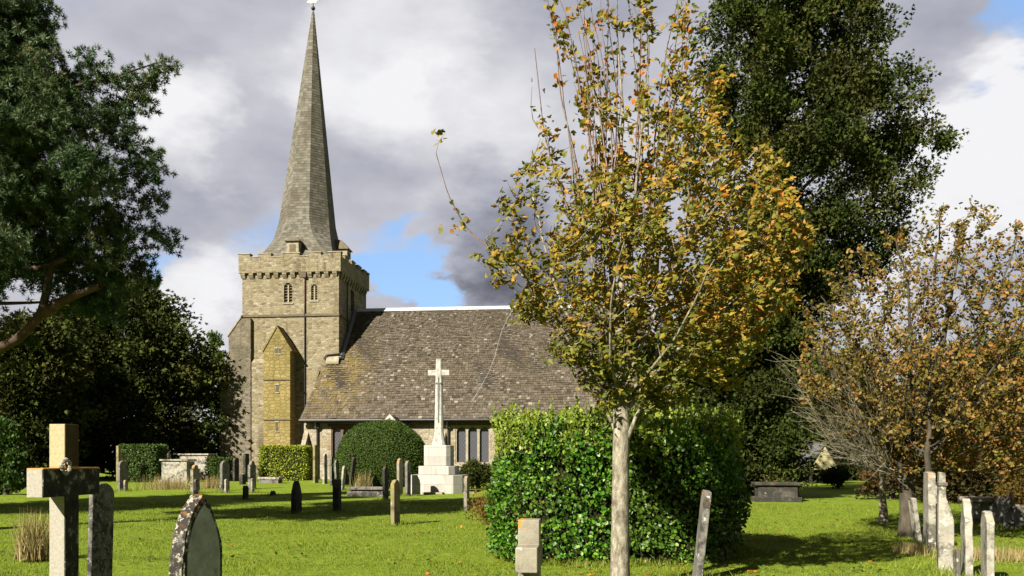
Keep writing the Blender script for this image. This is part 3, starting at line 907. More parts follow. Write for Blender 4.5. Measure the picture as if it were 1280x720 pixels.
# --- yews behind it on the left
D = 52.0
r_ = np.random.default_rng(41)
for (px, base_env, lab, nc, dd, sd, mt) in (
        (165, [(352, 130, 175), (366, 112, 205), (385, 85, 235), (400, 60, 265), (430, 40, 282), (470, 30, 290), (520, 28, 290), (560, 35, 280), (590, 60, 270)], 'broad dark yew behind the pine, its right side touching the church tower', 330, 67.0, 41, 'yew_leaf'),
        (45, [(400, 10, 60), (430, -20, 90), (470, -40, 110), (520, -50, 115), (570, -45, 110), (590, -30, 90)], 'olive green yew at the left edge of the lawn, left of the broad dark one', 160, 58.0, 42, 'yew_leaf')):
    r_ = np.random.default_rng(sd)
    y = thing('yew_tree', lab, 'tree', ((px - CX) / F * dd, dd, 0))
    env = px_env(base_env, dd, px, .8)
    clump_tree(y, r_, env, trunk_line(6.5, .5, rng=r_), nc, 260, 1.5, .36, 'spray', M[mt], M['bark_dark'], flat=.7, shell=(.4, 1.0), zr=(.6, env[2] - .4), droop=.15, face=-1.6)

# light bush under the pine and other shrubs in the background
def shrub(name, label, cat, px, py0, py1, halfpx, D, mat, n, size, sd, kind='spray', group=None, trunk_r=.12):
    r_ = np.random.default_rng(sd)
    h = EYE + (HY - py1) / F * D
    hw = halfpx / F * D
    s = thing(name, label, cat, ((px - CX) / F * D, D, 0), 0, group)
    env = env_fn([(0, -hw * .75, hw * .75), (h * .3, -hw, hw), (h * .7, -hw * .85, hw * .8), (h, -hw * .3, hw * .35)], .8)
    clump_tree(s, r_, env, trunk_line(h * .7, trunk_r, rng=r_), n, 210, max(.35, hw * .33), size, kind, M[mat], M['bark_dark'], flat=.75, shell=(.3, 1.0), zr=(.2, h - .1))
    return s


shrub('shrub', 'loose grey green bush at the left edge behind the stone cross', 'shrub', 8, 590, 528, 30, 36, 'green_leaf', 40, .16, 51)
shrub('shrub', 'dark russet shrub behind the tall grave markers on the right', 'shrub', 1215, 620, 440, 100, 30, 'rust_leaf', 150, .17, 52)
shrub('shrub', 'bright orange leaved bush at the right edge above the dark graves', 'shrub', 1275, 610, 562, 24, 27, 'orange_leaf', 24, .12, 53)
shrub('shrub', 'dark brown shrub between the cypress and the autumn tree', 'shrub', 1115, 612, 500, 48, 33, 'rust_leaf', 60, .16, 54)
shrub('shrub', 'low dark bush at the foot of the tall cypress', 'shrub', 950, 615, 548, 45, 37, 'yew_leaf', 60, .17, 55)
shrub('shrub', 'low dark shrub growing under the three light church window', 'shrub', 597, 611, 578, 24, 44, 'yew_leaf', 40, .12, 56)
shrub('shrub', 'dim grey green tree seen between the broad yew and the tower buttress', 'tree', 268, 600, 418, 22, 80, 'green_leaf', 60, .25, 57)
shrub('background_tree', 'tall green tree far behind the hawthorn at the right edge', 'tree', 1250, 600, 430, 90, 62, 'green_leaf', 130, .3, 58)
shrub('background_tree', 'dark green tree far behind the bare twigs, between cypress and hawthorn', 'tree', 1065, 600, 452, 80, 60, 'yew_leaf', 170, .3, 68)
shrub('shrub', 'small dark bush before the cream gabled shelter', 'shrub', 1046, 607, 585, 24, 44, 'yew_leaf', 24, .12, 69)
shrub('shrub', 'small reddish weed patch by the left foot of the large hedge', 'plant', 609, 655, 622, 10, 20.5, 'orange_leaf', 8, .06, 59, trunk_r=.02)

# second slim tree stem by the hawthorn and pale stem behind the stones
sp = thing('sapling', 'slim mossy sapling stem just left of the hawthorn trunk', 'tree', ((1103 - CX) / F * 21, 21, 0))
r_ = np.random.default_rng(61)
deciduous(sp, r_, env_fn([(1.2, -.4, .4), (3, -.9, .9), (4.6, -.4, .4)]), trunk_line(4.2, .10, rng=r_, n=12), .1, 10, 1.3, 1.4, 3, 3, .35, 4, .10, 'oval', M['thorn_leaf'], M['bark_grey'])
sp = thing('sapling', 'straight pale stem rising behind the tallest white grave marker', 'tree', ((1163 - CX) / F * 16.2, 16.2, 0))
deciduous(sp, r_, env_fn([(1.6, -.4, .4), (2.6, -.9, .9), (3.9, -.4, .4)]), trunk_line(3.2, .10, rng=r_, n=12), .1, 14, 1.6, .9, 5, 4, .35, 6, .085, 'oval', M['thorn_leaf'], M['bark_dark'])

# --- hedges
def box_pts(rng, n, hx, hy, h, ex=4.0, depth=.25, top=.35, lump=.06, zmin=0.0):
    """points over a rounded box hedge, with outward normals"""
    ntop = int(n * top)
    t = rng.uniform(0, 2 * np.pi, n)
    c, s = np.cos(t), np.sin(t)
    k = (np.abs(c) ** ex + np.abs(s) ** ex) ** (-1 / ex)
    x, y = c * k, s * k
    nx = np.sign(c) * np.abs(x) ** (ex - 1) / hx; ny = np.sign(s) * np.abs(y) ** (ex - 1) / hy
    N = np.stack([nx, ny, np.zeros(n)], 1); N = unit(N)
    z = rng.uniform(zmin, h, n)
    rr = np.ones(n)
    rr[:ntop] = np.sqrt(rng.random(ntop)); z[:ntop] = h; N[:ntop] = (0, 0, 1)
    P = np.stack([x * hx * rr, y * hy * rr, z], 1)
    # rounded shoulder
    sh_ = np.clip((z - (h - .25)) / .25, 0, 1) * (rr > .97)
    P[:, :2] *= (1 - .07 * sh_ ** 2)[:, None]
    N = unit(N + np.stack([0 * sh_, 0 * sh_, sh_ * .8], 1))
    l = lump * (np.sin(P[:, 0] * 3.1 + P[:, 2] * 2) + np.sin(P[:, 1] * 2.7 - P[:, 2] * 3.3) + np.sin(P[:, 0] * 7 + P[:, 1] * 6 + P[:, 2] * 6) * .6)
    P += N * (l - depth * rng.random(n) ** 1.5)[:, None]
    return P, N


def core(name, hx, hy, z0, z1, ex, mat, parent, n=40):
    t = np.linspace(0, 2 * np.pi, n, endpoint=False)
    c, s = np.cos(t), np.sin(t); k = (np.abs(c) ** ex + np.abs(s) ** ex) ** (-1 / ex)
    b = MB(); b.prism(list(zip(c * k * hx, s * k * hy)), 2, z0, z1)
    return b.build(name, mat, parent)


M['twigs'] = simple('twigs', (.02, .022, .010), .95, .05, .5, 12)
r_ = np.random.default_rng(71)
hx, hy, hh = 1.90, 1.75, 2.06
HXC, HYC = (772 - CX) / F * 13.6, 14.05
hedge = thing('laurel_hedge', 'big glossy laurel hedge block with pale new shoots on top behind the maple trunk', 'hedge', (HXC, HYC, 0), -THETA)
core('inner_twigs', hx - .28, hy - .28, .12, hh - .25, 4, M['twigs'], hedge)
st = []
for k in range(14):
    x, y = r_.uniform(-1.4, 1.4), r_.uniform(-1.3, 1.3)
    st.append((np.array([[x, y, -.1], [x + r_.normal() * .05, y, .3], [x + r_.normal() * .1, y, .9]]), np.array([.04, .035, .03])))
tubes('stems', st, M['bark_dark'], hedge)
P, N = box_pts(r_, 52000, hx, hy, hh, 3.4, .30, .20, .07, .10)
und = (P[:, 2] < .28) & (r_.random(len(P)) < .5 + .4 * np.sin(P[:, 0] * 4))
P, N = P[~und], N[~und]
fld = np.sin(P[:, 0] * 5.3 + 2 * np.sin(P[:, 2] * 4.1)) * np.sin(P[:, 2] * 6.7 + P[:, 1] * 4.9) + .6 * np.sin(P[:, 0] * 13 + P[:, 2] * 11) * np.sin(P[:, 1] * 12 - P[:, 2] * 9)
gap = (fld > .62) & (r_.random(len(P)) < .85)
P, N = P[~gap], N[~gap]
tws = []
for k in range(900):
    i_ = r_.integers(len(P)); e_ = P[i_]; q_ = e_ - N[i_] * r_.uniform(.15, .35) + r_.normal(size=3) * .06
    tws.append((np.array([q_, e_ + N[i_] * .02]), np.array([.005, .002])))
tubes('twigs', tws, M['bark_dark'], hedge, 3)
ax = unit(N * .55 + r_.normal(size=P.shape) * .75 + np.array([0, 0, -.1]))
nr = N + r_.normal(size=P.shape) * .55
leaves('foliage', P, ax, .064 * r_.uniform(.4, 1.35, len(P)), 'oval', M['laurel_leaf'], hedge, None, r_, nr, 1.25)
tp_ = []; ta = []
sl = []
for k in range(2000):
    t = r_.uniform(0, 2 * np.pi); q = math.sqrt(r_.random()); ex = 3.6
    c, s = math.cos(t), math.sin(t); kk = (abs(c) ** ex + abs(s) ** ex) ** (-1 / ex)
    edge_ = r_.random() < .45
    if edge_: q = 1.0
    b = np.array([c * kk * hx * q * .98, s * kk * hy * q * .98, hh - .08 - (r_.random() ** 1.4 * .42 if edge_ else 0)])
    L = r_.uniform(.10, .42) * (1 if r_.random() < .85 else 1.25)
    d = unit(np.array([r_.normal() * .22 + .08, r_.normal() * .22, 1]))
    sl.append((np.array([b, b + d * L]), np.array([.004, .002])))
    n = int(7 + L * 22)
    ft = r_.uniform(.1, 1, n)[:, None]
    tp_.append(b + d * L * ft); ta.append(unit(d * .9 + r_.normal(size=(n, 3)) * .6))
tp_ = np.concatenate(tp_); ta = np.concatenate(ta)
leaves('new_shoots', tp_, ta, .068 * r_.uniform(.6, 1.2, len(tp_)), 'oval', M['laurel_new'], hedge, None, r_)
tubes('shoot_stems', sl, M['bark_grey'], hedge, 3)


def clipped(name, label, x0, x1, ytop, D, dep, mat, n, size, sd, ex=8, hh=None, rz=-THETA, cat='hedge'):
    r_ = np.random.default_rng(sd)
    X0, X1 = (x0 - CX) / F * D, (x1 - CX) / F * D
    h = hh or EYE + (HY - ytop) / F * D
    hx = (X1 - X0) / 2
    o = thing(name, label, cat, ((X0 + X1) / 2, D + dep / 2, 0), rz)
    core('inner_twigs', max(.1, hx - .2), max(.1, dep / 2 - .2), .0, h - .2, ex, M['twigs'], o)
    P, N = box_pts(r_, n, hx, dep / 2, h, ex, .18, .3, .03)
    leaves('foliage', P, unit(N * .5 + r_.normal(size=P.shape) * .7), size * r_.uniform(.6, 1.3, n), 'diamond', M[mat], o, None, r_, N + r_.normal(size=P.shape) * .6)
    return o


clipped('clipped_hedge', 'square clipped dark green hedge beside the chest tombs at left', 146, 196, 557, 57, 2.0, 'green_leaf', 9000, .13, 81)
clipped('clipped_hedge', 'low yellow green hedge at the foot of the church tower', 322, 384, 558, 57, 1.6, 'box_leaf', 9000, .12, 82)
clipped('clipped_hedge', 'low dark clipped hedge between the chest tombs and the headstones', 256, 284, 573, 57, 1.6, 'dome_leaf', 4000, .12, 83)
clipped('clipped_hedge', 'long dark boundary hedge closing the lawn behind the cypress', 880, 1420, 574, 74, 2.2, 'yew_leaf', 26000, .22, 84, hh=2.6)
clipped('clipped_hedge', 'long dark boundary hedge at the far left under the yews', -420, 120, 560, 66, 2.2, 'green_leaf', 22000, .22, 85, hh=2.8)

# domed yew
r_ = np.random.default_rng(91)
D = 50.0
dome = thing('domed_yew', 'smooth clipped dark green yew dome in front of the church wall', 'shrub', ((478 - CX) / F * D, D, 0))
n = 52000
d = unit(r_.normal(size=(n, 3)))
d[:, 2] = np.abs(d[:, 2])
ex = 2.5
k = (np.abs(d[:, 0]) ** ex + np.abs(d[:, 1]) ** ex + np.abs(d[:, 2]) ** ex) ** (-1 / ex)
S = np.array([2.85, 2.7, 3.72])
P = d * k[:, None] * S
P *= (1 - .05 * r_.random(n)[:, None]) * (1 + .012 * np.sin(P[:, 0:1] * 3) + .012 * np.sin(P[:, 2:3] * 4 + P[:, 1:2] * 3))
taper = np.where(P[:, 2] < 1.2, 1 - .12 * (1.2 - P[:, 2]) / 1.2, 1)
P[:, :2] *= taper[:, None]
N = unit(np.sign(d) * np.abs(P / S) ** (ex - 1) / S)
leaves('foliage', P, unit(N * .5 + r_.normal(size=P.shape) * .6), .085 * r_.uniform(.6, 1.2, n), 'diamond', M['dome_leaf'], dome, None, r_, N + r_.normal(size=P.shape) * .35)
b = MB(); prof = [(0, 3.4), (1.4, 3.1), (2.2, 2.2), (2.45, 1.2), (2.2, 0)]
for i in range(4):
    for k in range(20):
        t0, t1 = 2 * math.pi * k / 20, 2 * math.pi * (k + 1) / 20
        (ra, za), (rb, zb) = prof[i], prof[i + 1]
        b.face([(ra * math.cos(t0), ra * .94 * math.sin(t0), za), (rb * math.cos(t0), rb * .94 * math.sin(t0), zb), (rb * math.cos(t1), rb * .94 * math.sin(t1), zb), (ra * math.cos(t1), ra * .94 * math.sin(t1), za)])
b.build('inner_twigs', M['twigs'], dome)

# ------------------------------------------------------------------ the church, built in its own axes: x along the nave, y away from us, z up
church = thing('church', 'old stone church with battlemented tower, tall shingled spire and long stone slab roof', 'church', (-13.4, 66.0, 0), -THETA)
TW, TD = 7.75, 7.75       # tower footprint: x -TW..0, y 0..TD


def openwall(mb, x0, x1, z0, z1, y, holes):
    """wall face in the plane y with rectangular holes (x0,x1,z0,z1)"""
    xs_ = sorted({x0, x1, *[h[0] for h in holes], *[h[1] for h in holes]}); zs_ = sorted({z0, z1, *[h[2] for h in holes], *[h[3] for h in holes]})
    for i in range(len(xs_) - 1):
        for j in range(len(zs_) - 1):
            cx_, cz_ = (xs_[i] + xs_[i + 1]) / 2, (zs_[j] + zs_[j + 1]) / 2
            if any(h[0] < cx_ < h[1] and h[2] < cz_ < h[3] for h in holes): continue
            mb.face([(xs_[i], y, zs_[j]), (xs_[i + 1], y, zs_[j]), (xs_[i + 1], y, zs_[j + 1]), (xs_[i], y, zs_[j + 1])])
    for hx0, hx1, hz0, hz1 in holes:
        dpt = .35
        mb.face([(hx0, y, hz0), (hx0, y + dpt, hz0), (hx0, y + dpt, hz1), (hx0, y, hz1)])
        mb.face([(hx1, y, hz0), (hx1, y + dpt, hz0), (hx1, y + dpt, hz1), (hx1, y, hz1)])
        mb.face([(hx0, y, hz1), (hx1, y, hz1), (hx1, y + dpt, hz1), (hx0, y + dpt, hz1)])
        mb.face([(hx0, y, hz0), (hx1, y, hz0), (hx1, y + dpt, hz0), (hx0, y + dpt, hz0)])


b = MB()
wl = [(-4.38, -3.72, 13.65, 15.2), (-2.2, -1.7, 13.8, 15.05)]
openwall(b, -TW, 0, 0, 16.0, 0, wl)
b.face([(-TW, 0, 0), (-TW, TD, 0), (-TW, TD, 16), (-TW, 0, 16)])
b.face([(-TW, TD, 0), (0, TD, 0), (0, TD, 16), (-TW, TD, 16)])
# east face with an opening
ys_ = [0, 3.2, 4.2, TD]; zs_ = [0, 13.5, 15.2, 16.0]
for i in range(3):
    for j in range(3):
        if i == 1 and j == 1: continue
        b.face([(0, ys_[i], zs_[j]), (0, ys_[i + 1], zs_[j]), (0, ys_[i + 1], zs_[j + 1]), (0, ys_[i], zs_[j + 1])])
b.face([(0, 3.2, 13.5), (-.4, 3.2, 13.5), (-.4, 3.2, 15.2), (0, 3.2, 15.2)]); b.face([(0, 4.2, 13.5), (-.4, 4.2, 13.5), (-.4, 4.2, 15.2), (0, 4.2, 15.2)])
tower = b.build('tower', M['rubble'], church)
# parapet stands proud on the corbels
b = MB(); o_ = .22
b.box(-TW - o_, o_, -o_, .25, 15.98, 17.18); b.box(-TW - o_, o_, TD - .25, TD + o_, 15.98, 17.18)
b.box(-TW - o_, -TW + .25, .252, TD - .252, 15.98, 17.18); b.box(-.25, o_, .252, TD - .252, 15.98, 17.18)
b.build('parapet', M['rubble'], tower, .02)
b = MB(); b.box(-TW + .2, -.2, .2, TD - .2, 16.0, 16.6); b.build('tower_roof', M['lead_dark'], tower)
mer = None
spots = []
for k, (x0, x1) in enumerate([(-7.97, -7.05), (-6.35, -5.35), (-4.35, -3.05), (-2.35, -1.35), (-.75, .22)]):
    spots.append((x0, x1, -o_, .25)); spots.append((x0, x1, TD - .25, TD + o_))
for y0, y1 in [(.95, 1.95), (2.75, 3.75), (4.5, 5.5), (6.2, 7.1)]:
    spots.append((-.25, o_, y0, y1)); spots.append((-TW - o_, -TW + .25, y0, y1))
for x0, x1, y0, y1 in spots:
    b = MB(); b.box(x0, x1, y0, y1, 17.18, 17.44); mm = b.build('merlon', M['rubble'], tower)
    c_ = MB(); c_.box(x0 - .05, x1 + .05, y0 - .05, y1 + .05, 17.44, 17.52)
    c_.build('merlon_coping', M['dressed'], tower, .015)
for x0, x1 in [(-7.05, -6.35), (-5.35, -4.35), (-3.05, -2.35), (-1.35, -.75)]:
    b = MB(); b.box(x0, x1, -o_ - .04, .27, 17.182, 17.24); b.build('parapet_coping', M['dressed'], tower)
# corbels: wedge blocks under the parapet
for k in range(12):
    x = -TW + .1 + k * .67
    b = MB(); b.prism([(.0, 15.6), (-.06, 15.58), (-.20, 15.85), (-.20, 15.975), (0, 15.975)], 0, x - .17, x + .17); b.build('corbel', M['rubble'], tower)
for k in range(11):
    y = .45 + k * .67
    b = MB(); b.prism([(.0, 15.45), (.06, 15.42), (.22, 15.8), (.22, 15.975), (0, 15.975)], 1, y - .17, y + .17); b.build('corbel', M['rubble'], tower)
b = MB(); b.box(-TW - .08, .08, -.10, .0, 12.56, 12.74); b.box(.0, .10, .002, TD, 12.56, 12.74); b.box(-TW - .1, -TW, 0.002, TD, 12.56, 12.74); b.build('string_course', M['dressed_dark'], tower, .02)


def louvred(x0, x1, z0, z1, parent):
    b = MB(); b.face([(x0, .3, z0), (x1, .3, z0), (x1, .3, z1), (x0, .3, z1)]); w_ = b.build('belfry_window', M['louvre'], parent)
    b = MB()
    n = 7
    for k in range(n):
        z = z0 + (z1 - z0) * (k + .2) / n
        b.hexa([(x0, .08, z), (x1, .08, z), (x1, .28, z + .12), (x0, .28, z + .12)], [(x0, .08, z + .03), (x1, .08, z + .03), (x1, .28, z + .15), (x0, .28, z + .15)])
    b.build('louvres', M['dressed_dark'], parent)
    # pointed stone head closing the square opening
    xc, hw = (x0 + x1) / 2, (x1 - x0) / 2
    zs0 = z1 - hw * 1.1
    for s_ in (-1, 1):
        pts = [(xc + s_ * hw, zs0), (xc + s_ * hw, z1), (xc, z1)]
        for q in range(1, 6):
            a_ = q / 6 * math.pi / 2
            pts.append((xc + s_ * hw * math.sin(a_) ** 1.0 * 1.0, zs0 + (z1 - zs0) * (math.cos(a_))))
        b = MB(); b.prism(pts, 1, .02, .14); b.build('window_head', M['rubble'], parent)
    b = MB(); b.box(xc - .05, xc + .05, .05, .16, z0, z1 - hw * .6); b.build('mullion', M['dressed'], parent)
    b = MB(); b.box(x0 - .12, x1 + .12, -.06, .1, z0 - .12, z0 + .002); b.build('sill', M['dressed'], parent)


louvred(-4.38, -3.72, 13.65, 15.2, tower)
louvred(-2.2, -1.7, 13.8, 15.05, tower)
b = MB(); b.face([(-.3, 3.2, 13.5), (-.3, 4.2, 13.5), (-.3, 4.2, 15.2), (-.3, 3.2, 15.2)])
for k in range(6):
    z = 13.5 + .28 * k; b.hexa([(-.28, 3.2, z + .12), (-.08, 3.2, z), (-.08, 4.2, z), (-.28, 4.2, z + .12)], [(-.28, 3.2, z + .15), (-.08, 3.2, z + .03), (-.08, 4.2, z + .03), (-.28, 4.2, z + .15)])
b.build('belfry_window', M['louvre'], tower)
# long downpipe on the south face
b = MB(); b.tube([(-2.68, -.09, .1), (-2.68, -.09, 13.4)], .045); dp = b.build('drainpipe', M['iron'], tower)
b = MB(); b.tube([(-2.68, -.09, 13.4), (-2.68, -.09, 15.9)], .05); b.box(-2.82, -2.54, -.24, -.01, 15.55, 15.95); b.build('drainpipe', M['rust_pipe'], tower)
b = MB(); b.tube([(.12, 1.9, 9.2), (.12, 1.9, 15.9)], .06); b.build('drainpipe', M['iron'], tower)
# quoins
b = MB()
for k in range(38):
    z = .1 + k * .415; w_ = .55 if k % 2 else .32
    b.box(-w_, .012, -.012, .0, z, z + .4)
    b.box(.0, .012, .0, .87 - w_, z, z + .4)
b.build('quoins', M['rubble_pale'] if 0 else M['rubble'], tower)

# stair turret with its gable
tx0, tx1, td = -5.5, -3.42, 1.25
b = MB()
pk = (tx0 + tx1) / 2
out = [(tx0, 0), (tx1, 0), (tx1, 9.75), (pk, 11.55), (tx0, 9.75)]
b.prism(out, 1, -td, .0)
tur = b.build('stair_turret', M['rubble_ochre'], church)
b = MB()
for s_, xa in ((-1, tx0), (1, tx1)):
    p0 = Vector((pk, 0, 11.55)); p1 = Vector((xa + s_ * .08, 0, 9.68)); nrm = Vector((s_ * 1.8, 0, 1.04)).normalized() * .12
    b.hexa([(p0.x, -td - .06, p0.z + .002), (p1.x, -td - .06, p1.z), (p1.x, -.003, p1.z), (p0.x, -.003, p0.z + .002)],
           [(p0.x, -td - .06, p0.z + .16), (p1.x + nrm.x, -td - .06, p1.z + nrm.z), (p1.x + nrm.x, -.003, p1.z + nrm.z), (p0.x, -.003, p0.z + .16)])
b.build('turret_coping', M['rubble_ochre'], tur)
b = MB()
for z in (7.5, 4.45):
    b.box(tx0 - .06, tx1 + .06, -td - .07, -td + .0, z, z + .13)
b.build('string_course', M['dressed_dark'], tur, .02)
for x, z, w_, h_ in [(-4.5, 9.55, .17, .38), (-4.22, 9.55, .17, .38), (-4.42, 6.6, .2, .55), (-4.45, 3.6, .17, .7)]:
    b = MB(); b.box(x - w_ / 2, x + w_ / 2, -td - .012, -td + .05, z, z + h_); wd = b.build('slit_window', M['louvre'], tur)
    b = MB(); b.box(x - w_ / 2 - .09, x + w_ / 2 + .09, -td - .05, -td + .03, z + h_, z + h_ + .1); b.box(x - w_ / 2 - .06, x + w_ / 2 + .06, -td - .06, -td + .03, z - .08, z - .002); b.build('window_frame', M['dressed'], tur)

# west end buttress, two stages, and a lower plinth
b = MB()
b.prism([(-6.95, 0), (-9.45, 0), (-9.45, 7.9), (-8.75, 9.6), (-8.75, 11.1), (-7.74, 12.45), (-6.95, 12.45)], 1, -.28, 1.5)
bt = b.build('buttress', M['rubble_old'], church, .03)
for (xa, za), (xb, zb) in (((-9.52, 7.82), (-8.70, 9.72)), ((-8.82, 11.02), (-7.70, 12.52))):
    b = MB()
    b.hexa([(xa, -.34, za), (xb, -.34, zb), (xb, 1.56, zb), (xa, 1.56, za)], [(xa, -.34, za + .16), (xb, -.34, zb + .16), (xb, 1.56, zb + .16), (xa, 1.56, za + .16)])
    b.build('buttress_coping', M['dressed'], bt)
b = MB(); b.box(-6.95, -5.5, -.20, .0, 0, 9.0); b.hexa([(-6.95, -.20, 9.0), (-5.5, -.20, 9.0), (-5.5, 0, 9.0), (-6.95, 0, 9.0)], [(-6.95, -.01, 9.3), (-5.5, -.01, 9.3), (-5.5, 0, 9.3), (-6.95, 0, 9.3)])
b.build('wall_thickening', M['rubble'], church)
for q_ in ((-9.6, -5.56, -.42, -.29), (-3.38, -1.62, -.16, -.005)):
    b = MB(); b.box(*q_, 0, 1.0); b.build('plinth', M['rubble_old'], church, .03)

# spire: courses of shingles on a broach spire
ctr = Vector((-TW / 2, TD / 2))
prof = [(16.9, 3.50, .03), (17.6, 3.05, .20), (18.4, 2.66, .48), (19.4, 2.34, .80), (20.7, 2.10, 1.0), (38.25, .07, 1.0)]


def sp_at(z):
    zs2 = [p[0] for p in prof]
    return np.interp(z, zs2, [p[1] for p in prof]), np.interp(z, zs2, [p[2] for p in prof])


def sp_ring(z, grow=0.0):
    a_, c_ = sp_at(z); a_ += grow
    tn = a_ * (1 - c_ * (1 - .4142))
    lx = ctr.x + .5 * max(0, (z - 20) / 18.2) ; ly = ctr.y
    q = [(tn, -a_), (a_, -tn), (a_, tn), (tn, a_), (-tn, a_), (-a_, tn), (-a_, -tn), (-tn, -a_)]
    return [Vector((lx + x, ly + y, z)) for x, y in q]


b = MB(); rr_ = random.Random(4)
z = 16.9; rows = []
while z < 38.0:
    rows.append(z); z += .22 if z < 34 else .3
rows.append(38.25)
for i in range(len(rows) - 1):
    lo, hi = sp_ring(rows[i], .018), sp_ring(rows[i + 1], .005)
    for k in range(8):
        j = (k + 1) % 8
        L = (lo[j] - lo[k]).length
        n = max(1, int(L / .26))
        cuts = [0] + sorted(rr_.uniform(q - .25, q + .25) / n for q in range(1, n)) + [1]
        for c0, c1 in zip(cuts[:-1], cuts[1:]):
            b.face([lo[k].lerp(lo[j], c0), lo[k].lerp(lo[j], c1), hi[k].lerp(hi[j], c1), hi[k].lerp(hi[j], c0)], rr_.random() * .9 + .02)
    for k in range(8):     # the butt edge of each course
        j = (k + 1) % 8
        inn = sp_ring(rows[i], .005)
        b.face([lo[k], lo[j], inn[j], inn[k]], .1)
spire = b.build('spire', M['shingle'], church)
b = MB(); tip = sp_ring(38.25)[0]; tc_ = Vector((ctr.x + .5, ctr.y, 38.2))
b.tube([tc_, tc_ + Vector((0, 0, 1.5))], .035); b.build('finial_rod', M['iron'], spire)
bm = bmesh.new(); bmesh.ops.create_uvsphere(bm, u_segments=14, v_segments=8, radius=.17); bmesh.ops.translate(bm, vec=tc_ + Vector((0, 0, .35)), verts=bm.verts)
me = bpy.data.meshes.new('finial_ball'); bm.to_mesh(me); bm.free(); link('finial_ball', me, M['iron'], spire)
b = MB(); q = tc_ + Vector((0, 0, .95))
b.prism([(q.x - .5, q.z - .05), (q.x - .2, q.z + .12), (q.x + .1, q.z + .05), (q.x + .25, q.z + .32), (q.x + .42, q.z + .3), (q.x + .34, q.z + .08), (q.x + .2, q.z - .12), (q.x - .2, q.z - .14)], 1, q.y - .02, q.y + .02); b.build('weather_vane', M['gold'], spire)
# lucarnes
for nm_, (cx_, cy_, dx_, dy_) in {'s': (-3.85, .95, .48, .5), 'e': (-.85, 3.85, .5, .5)}.items():
    b = MB(); b.box(cx_ - dx_, cx_ + dx_, cy_ - dy_, cy_ + dy_ + (.8 if nm_ == 's' else 0), 16.6, 18.55); lu = b.build('lucarne', M['dressed'], spire)
    b = MB(); e_ = .16; y1_ = cy_ + dy_ + (.8 if nm_ == 's' else 0)
    if nm_ == 's':
        b.hexa([(cx_ - dx_ - e_, cy_ - dy_ - e_, 18.55), (cx_ + dx_ + e_, cy_ - dy_ - e_, 18.55), (cx_ + dx_ + e_, y1_ + e_, 18.56), (cx_ - dx_ - e_, y1_ + e_, 18.56)],
               [(cx_ - .2, cy_ - .1, 18.95), (cx_ + .2, cy_ - .1, 18.95), (cx_ + .2, y1_, 19.0), (cx_ - .2, y1_, 19.0)])
    else:
        b.hexa([(cx_ - dx_ - e_ - .5, cy_ - dy_ - e_, 18.55), (cx_ + dx_ + e_, cy_ - dy_ - e_, 18.55), (cx_ + dx_ + e_, y1_ + e_, 18.55), (cx_ - dx_ - e_ - .5, y1_ + e_, 18.55)],
               [(cx_ - .9, cy_ - .05, 19.5), (cx_ - .1, cy_ - .05, 19.4), (cx_ - .1, cy_ + .05, 19.4), (cx_ - .9, cy_ + .05, 19.5)])
    b.build('lucarne_roof', M['shingle'] if 0 else M['dressed_dark'], spire)
    b = MB()
    if nm_ == 's': b.box(cx_ - .25, cx_ + .25, cy_ - dy_ - .01, cy_ - dy_ + .05, 17.5, 18.3)
    else: b.box(cx_ + dx_ - .05, cx_ + dx_ + .01, cy_ - .25, cy_ + .25, 17.4, 18.3)
    b.build('shutter', M['louvre'] if nm_ == 'e' else M['dressed_dark'], spire)

# nave roof, real stone slabs laid in diminishing courses
RU0, RU1, RY0, RZ0, RY1, RZ1 = -1.6, 24.0, -4.05, 4.42, 3.87, 13.62
sl_len = math.hypot(RY1 - RY0, RZ1 - RZ0); dy_, dz_ = (RY1 - RY0) / sl_len, (RZ1 - RZ0) / sl_len
ny_, nz_ = -dz_, dy_
b = MB(); rr_ = random.Random(9)
s = 0.0; row = 0
while s < sl_len - .02:
    hrow = .27 - .12 * (s / sl_len)
    s1 = min(sl_len, s + hrow)
    y0, z0 = RY0 + dy_ * s, RZ0 + dz_ * s
    left = RU0 + .55 * min(1, max(0, (z0 - 4.4) / 4.7)) if y0 < -.05 else .02
    u = left - rr_.random() * .05
    sag = lambda uu, ss: -.10 * math.sin(math.pi * min(1, max(0, ss / sl_len))) * (1 + .5 * math.sin(uu * .55 + 1)) + .025 * math.sin(uu * 1.7 + ss)
    while u < RU1:
        w_ = rr_.uniform(.16, .36) * (1 - .35 * s / sl_len)
        u1 = min(u + w_, RU1 + .02)
        th = rr_.uniform(.035, .075); j = rr_.uniform(-.02, .02)
        a0 = s - .05 + j; a1 = s1 + .04
        g0 = sag((u + u1) / 2, s); lift = rr_.uniform(0, .012)
        P_ = lambda uu, aa, hh_: (uu, RY0 + dy_ * aa + ny_ * (hh_ + g0), RZ0 + dz_ * aa + nz_ * (hh_ + g0))
        if u1 - u > .06:
            b.hexa([P_(u + .008, a0, .01), P_(u1 - .008, a0, .01), P_(u1 - .008, a1, -.03), P_(u + .008, a1, -.03)],
                   [P_(u + .008, a0, th + lift), P_(u1 - .008, a0, th + lift + rr_.uniform(-.012, .012)), P_(u1 - .008, a1, .012), P_(u + .008, a1, .012)], min(1, max(.01, rr_.gauss(.48, .24))))
        u = u1
    s = s1; row += 1
roof = b.build('nave_roof', M['slab_roof'], church)
b = MB()
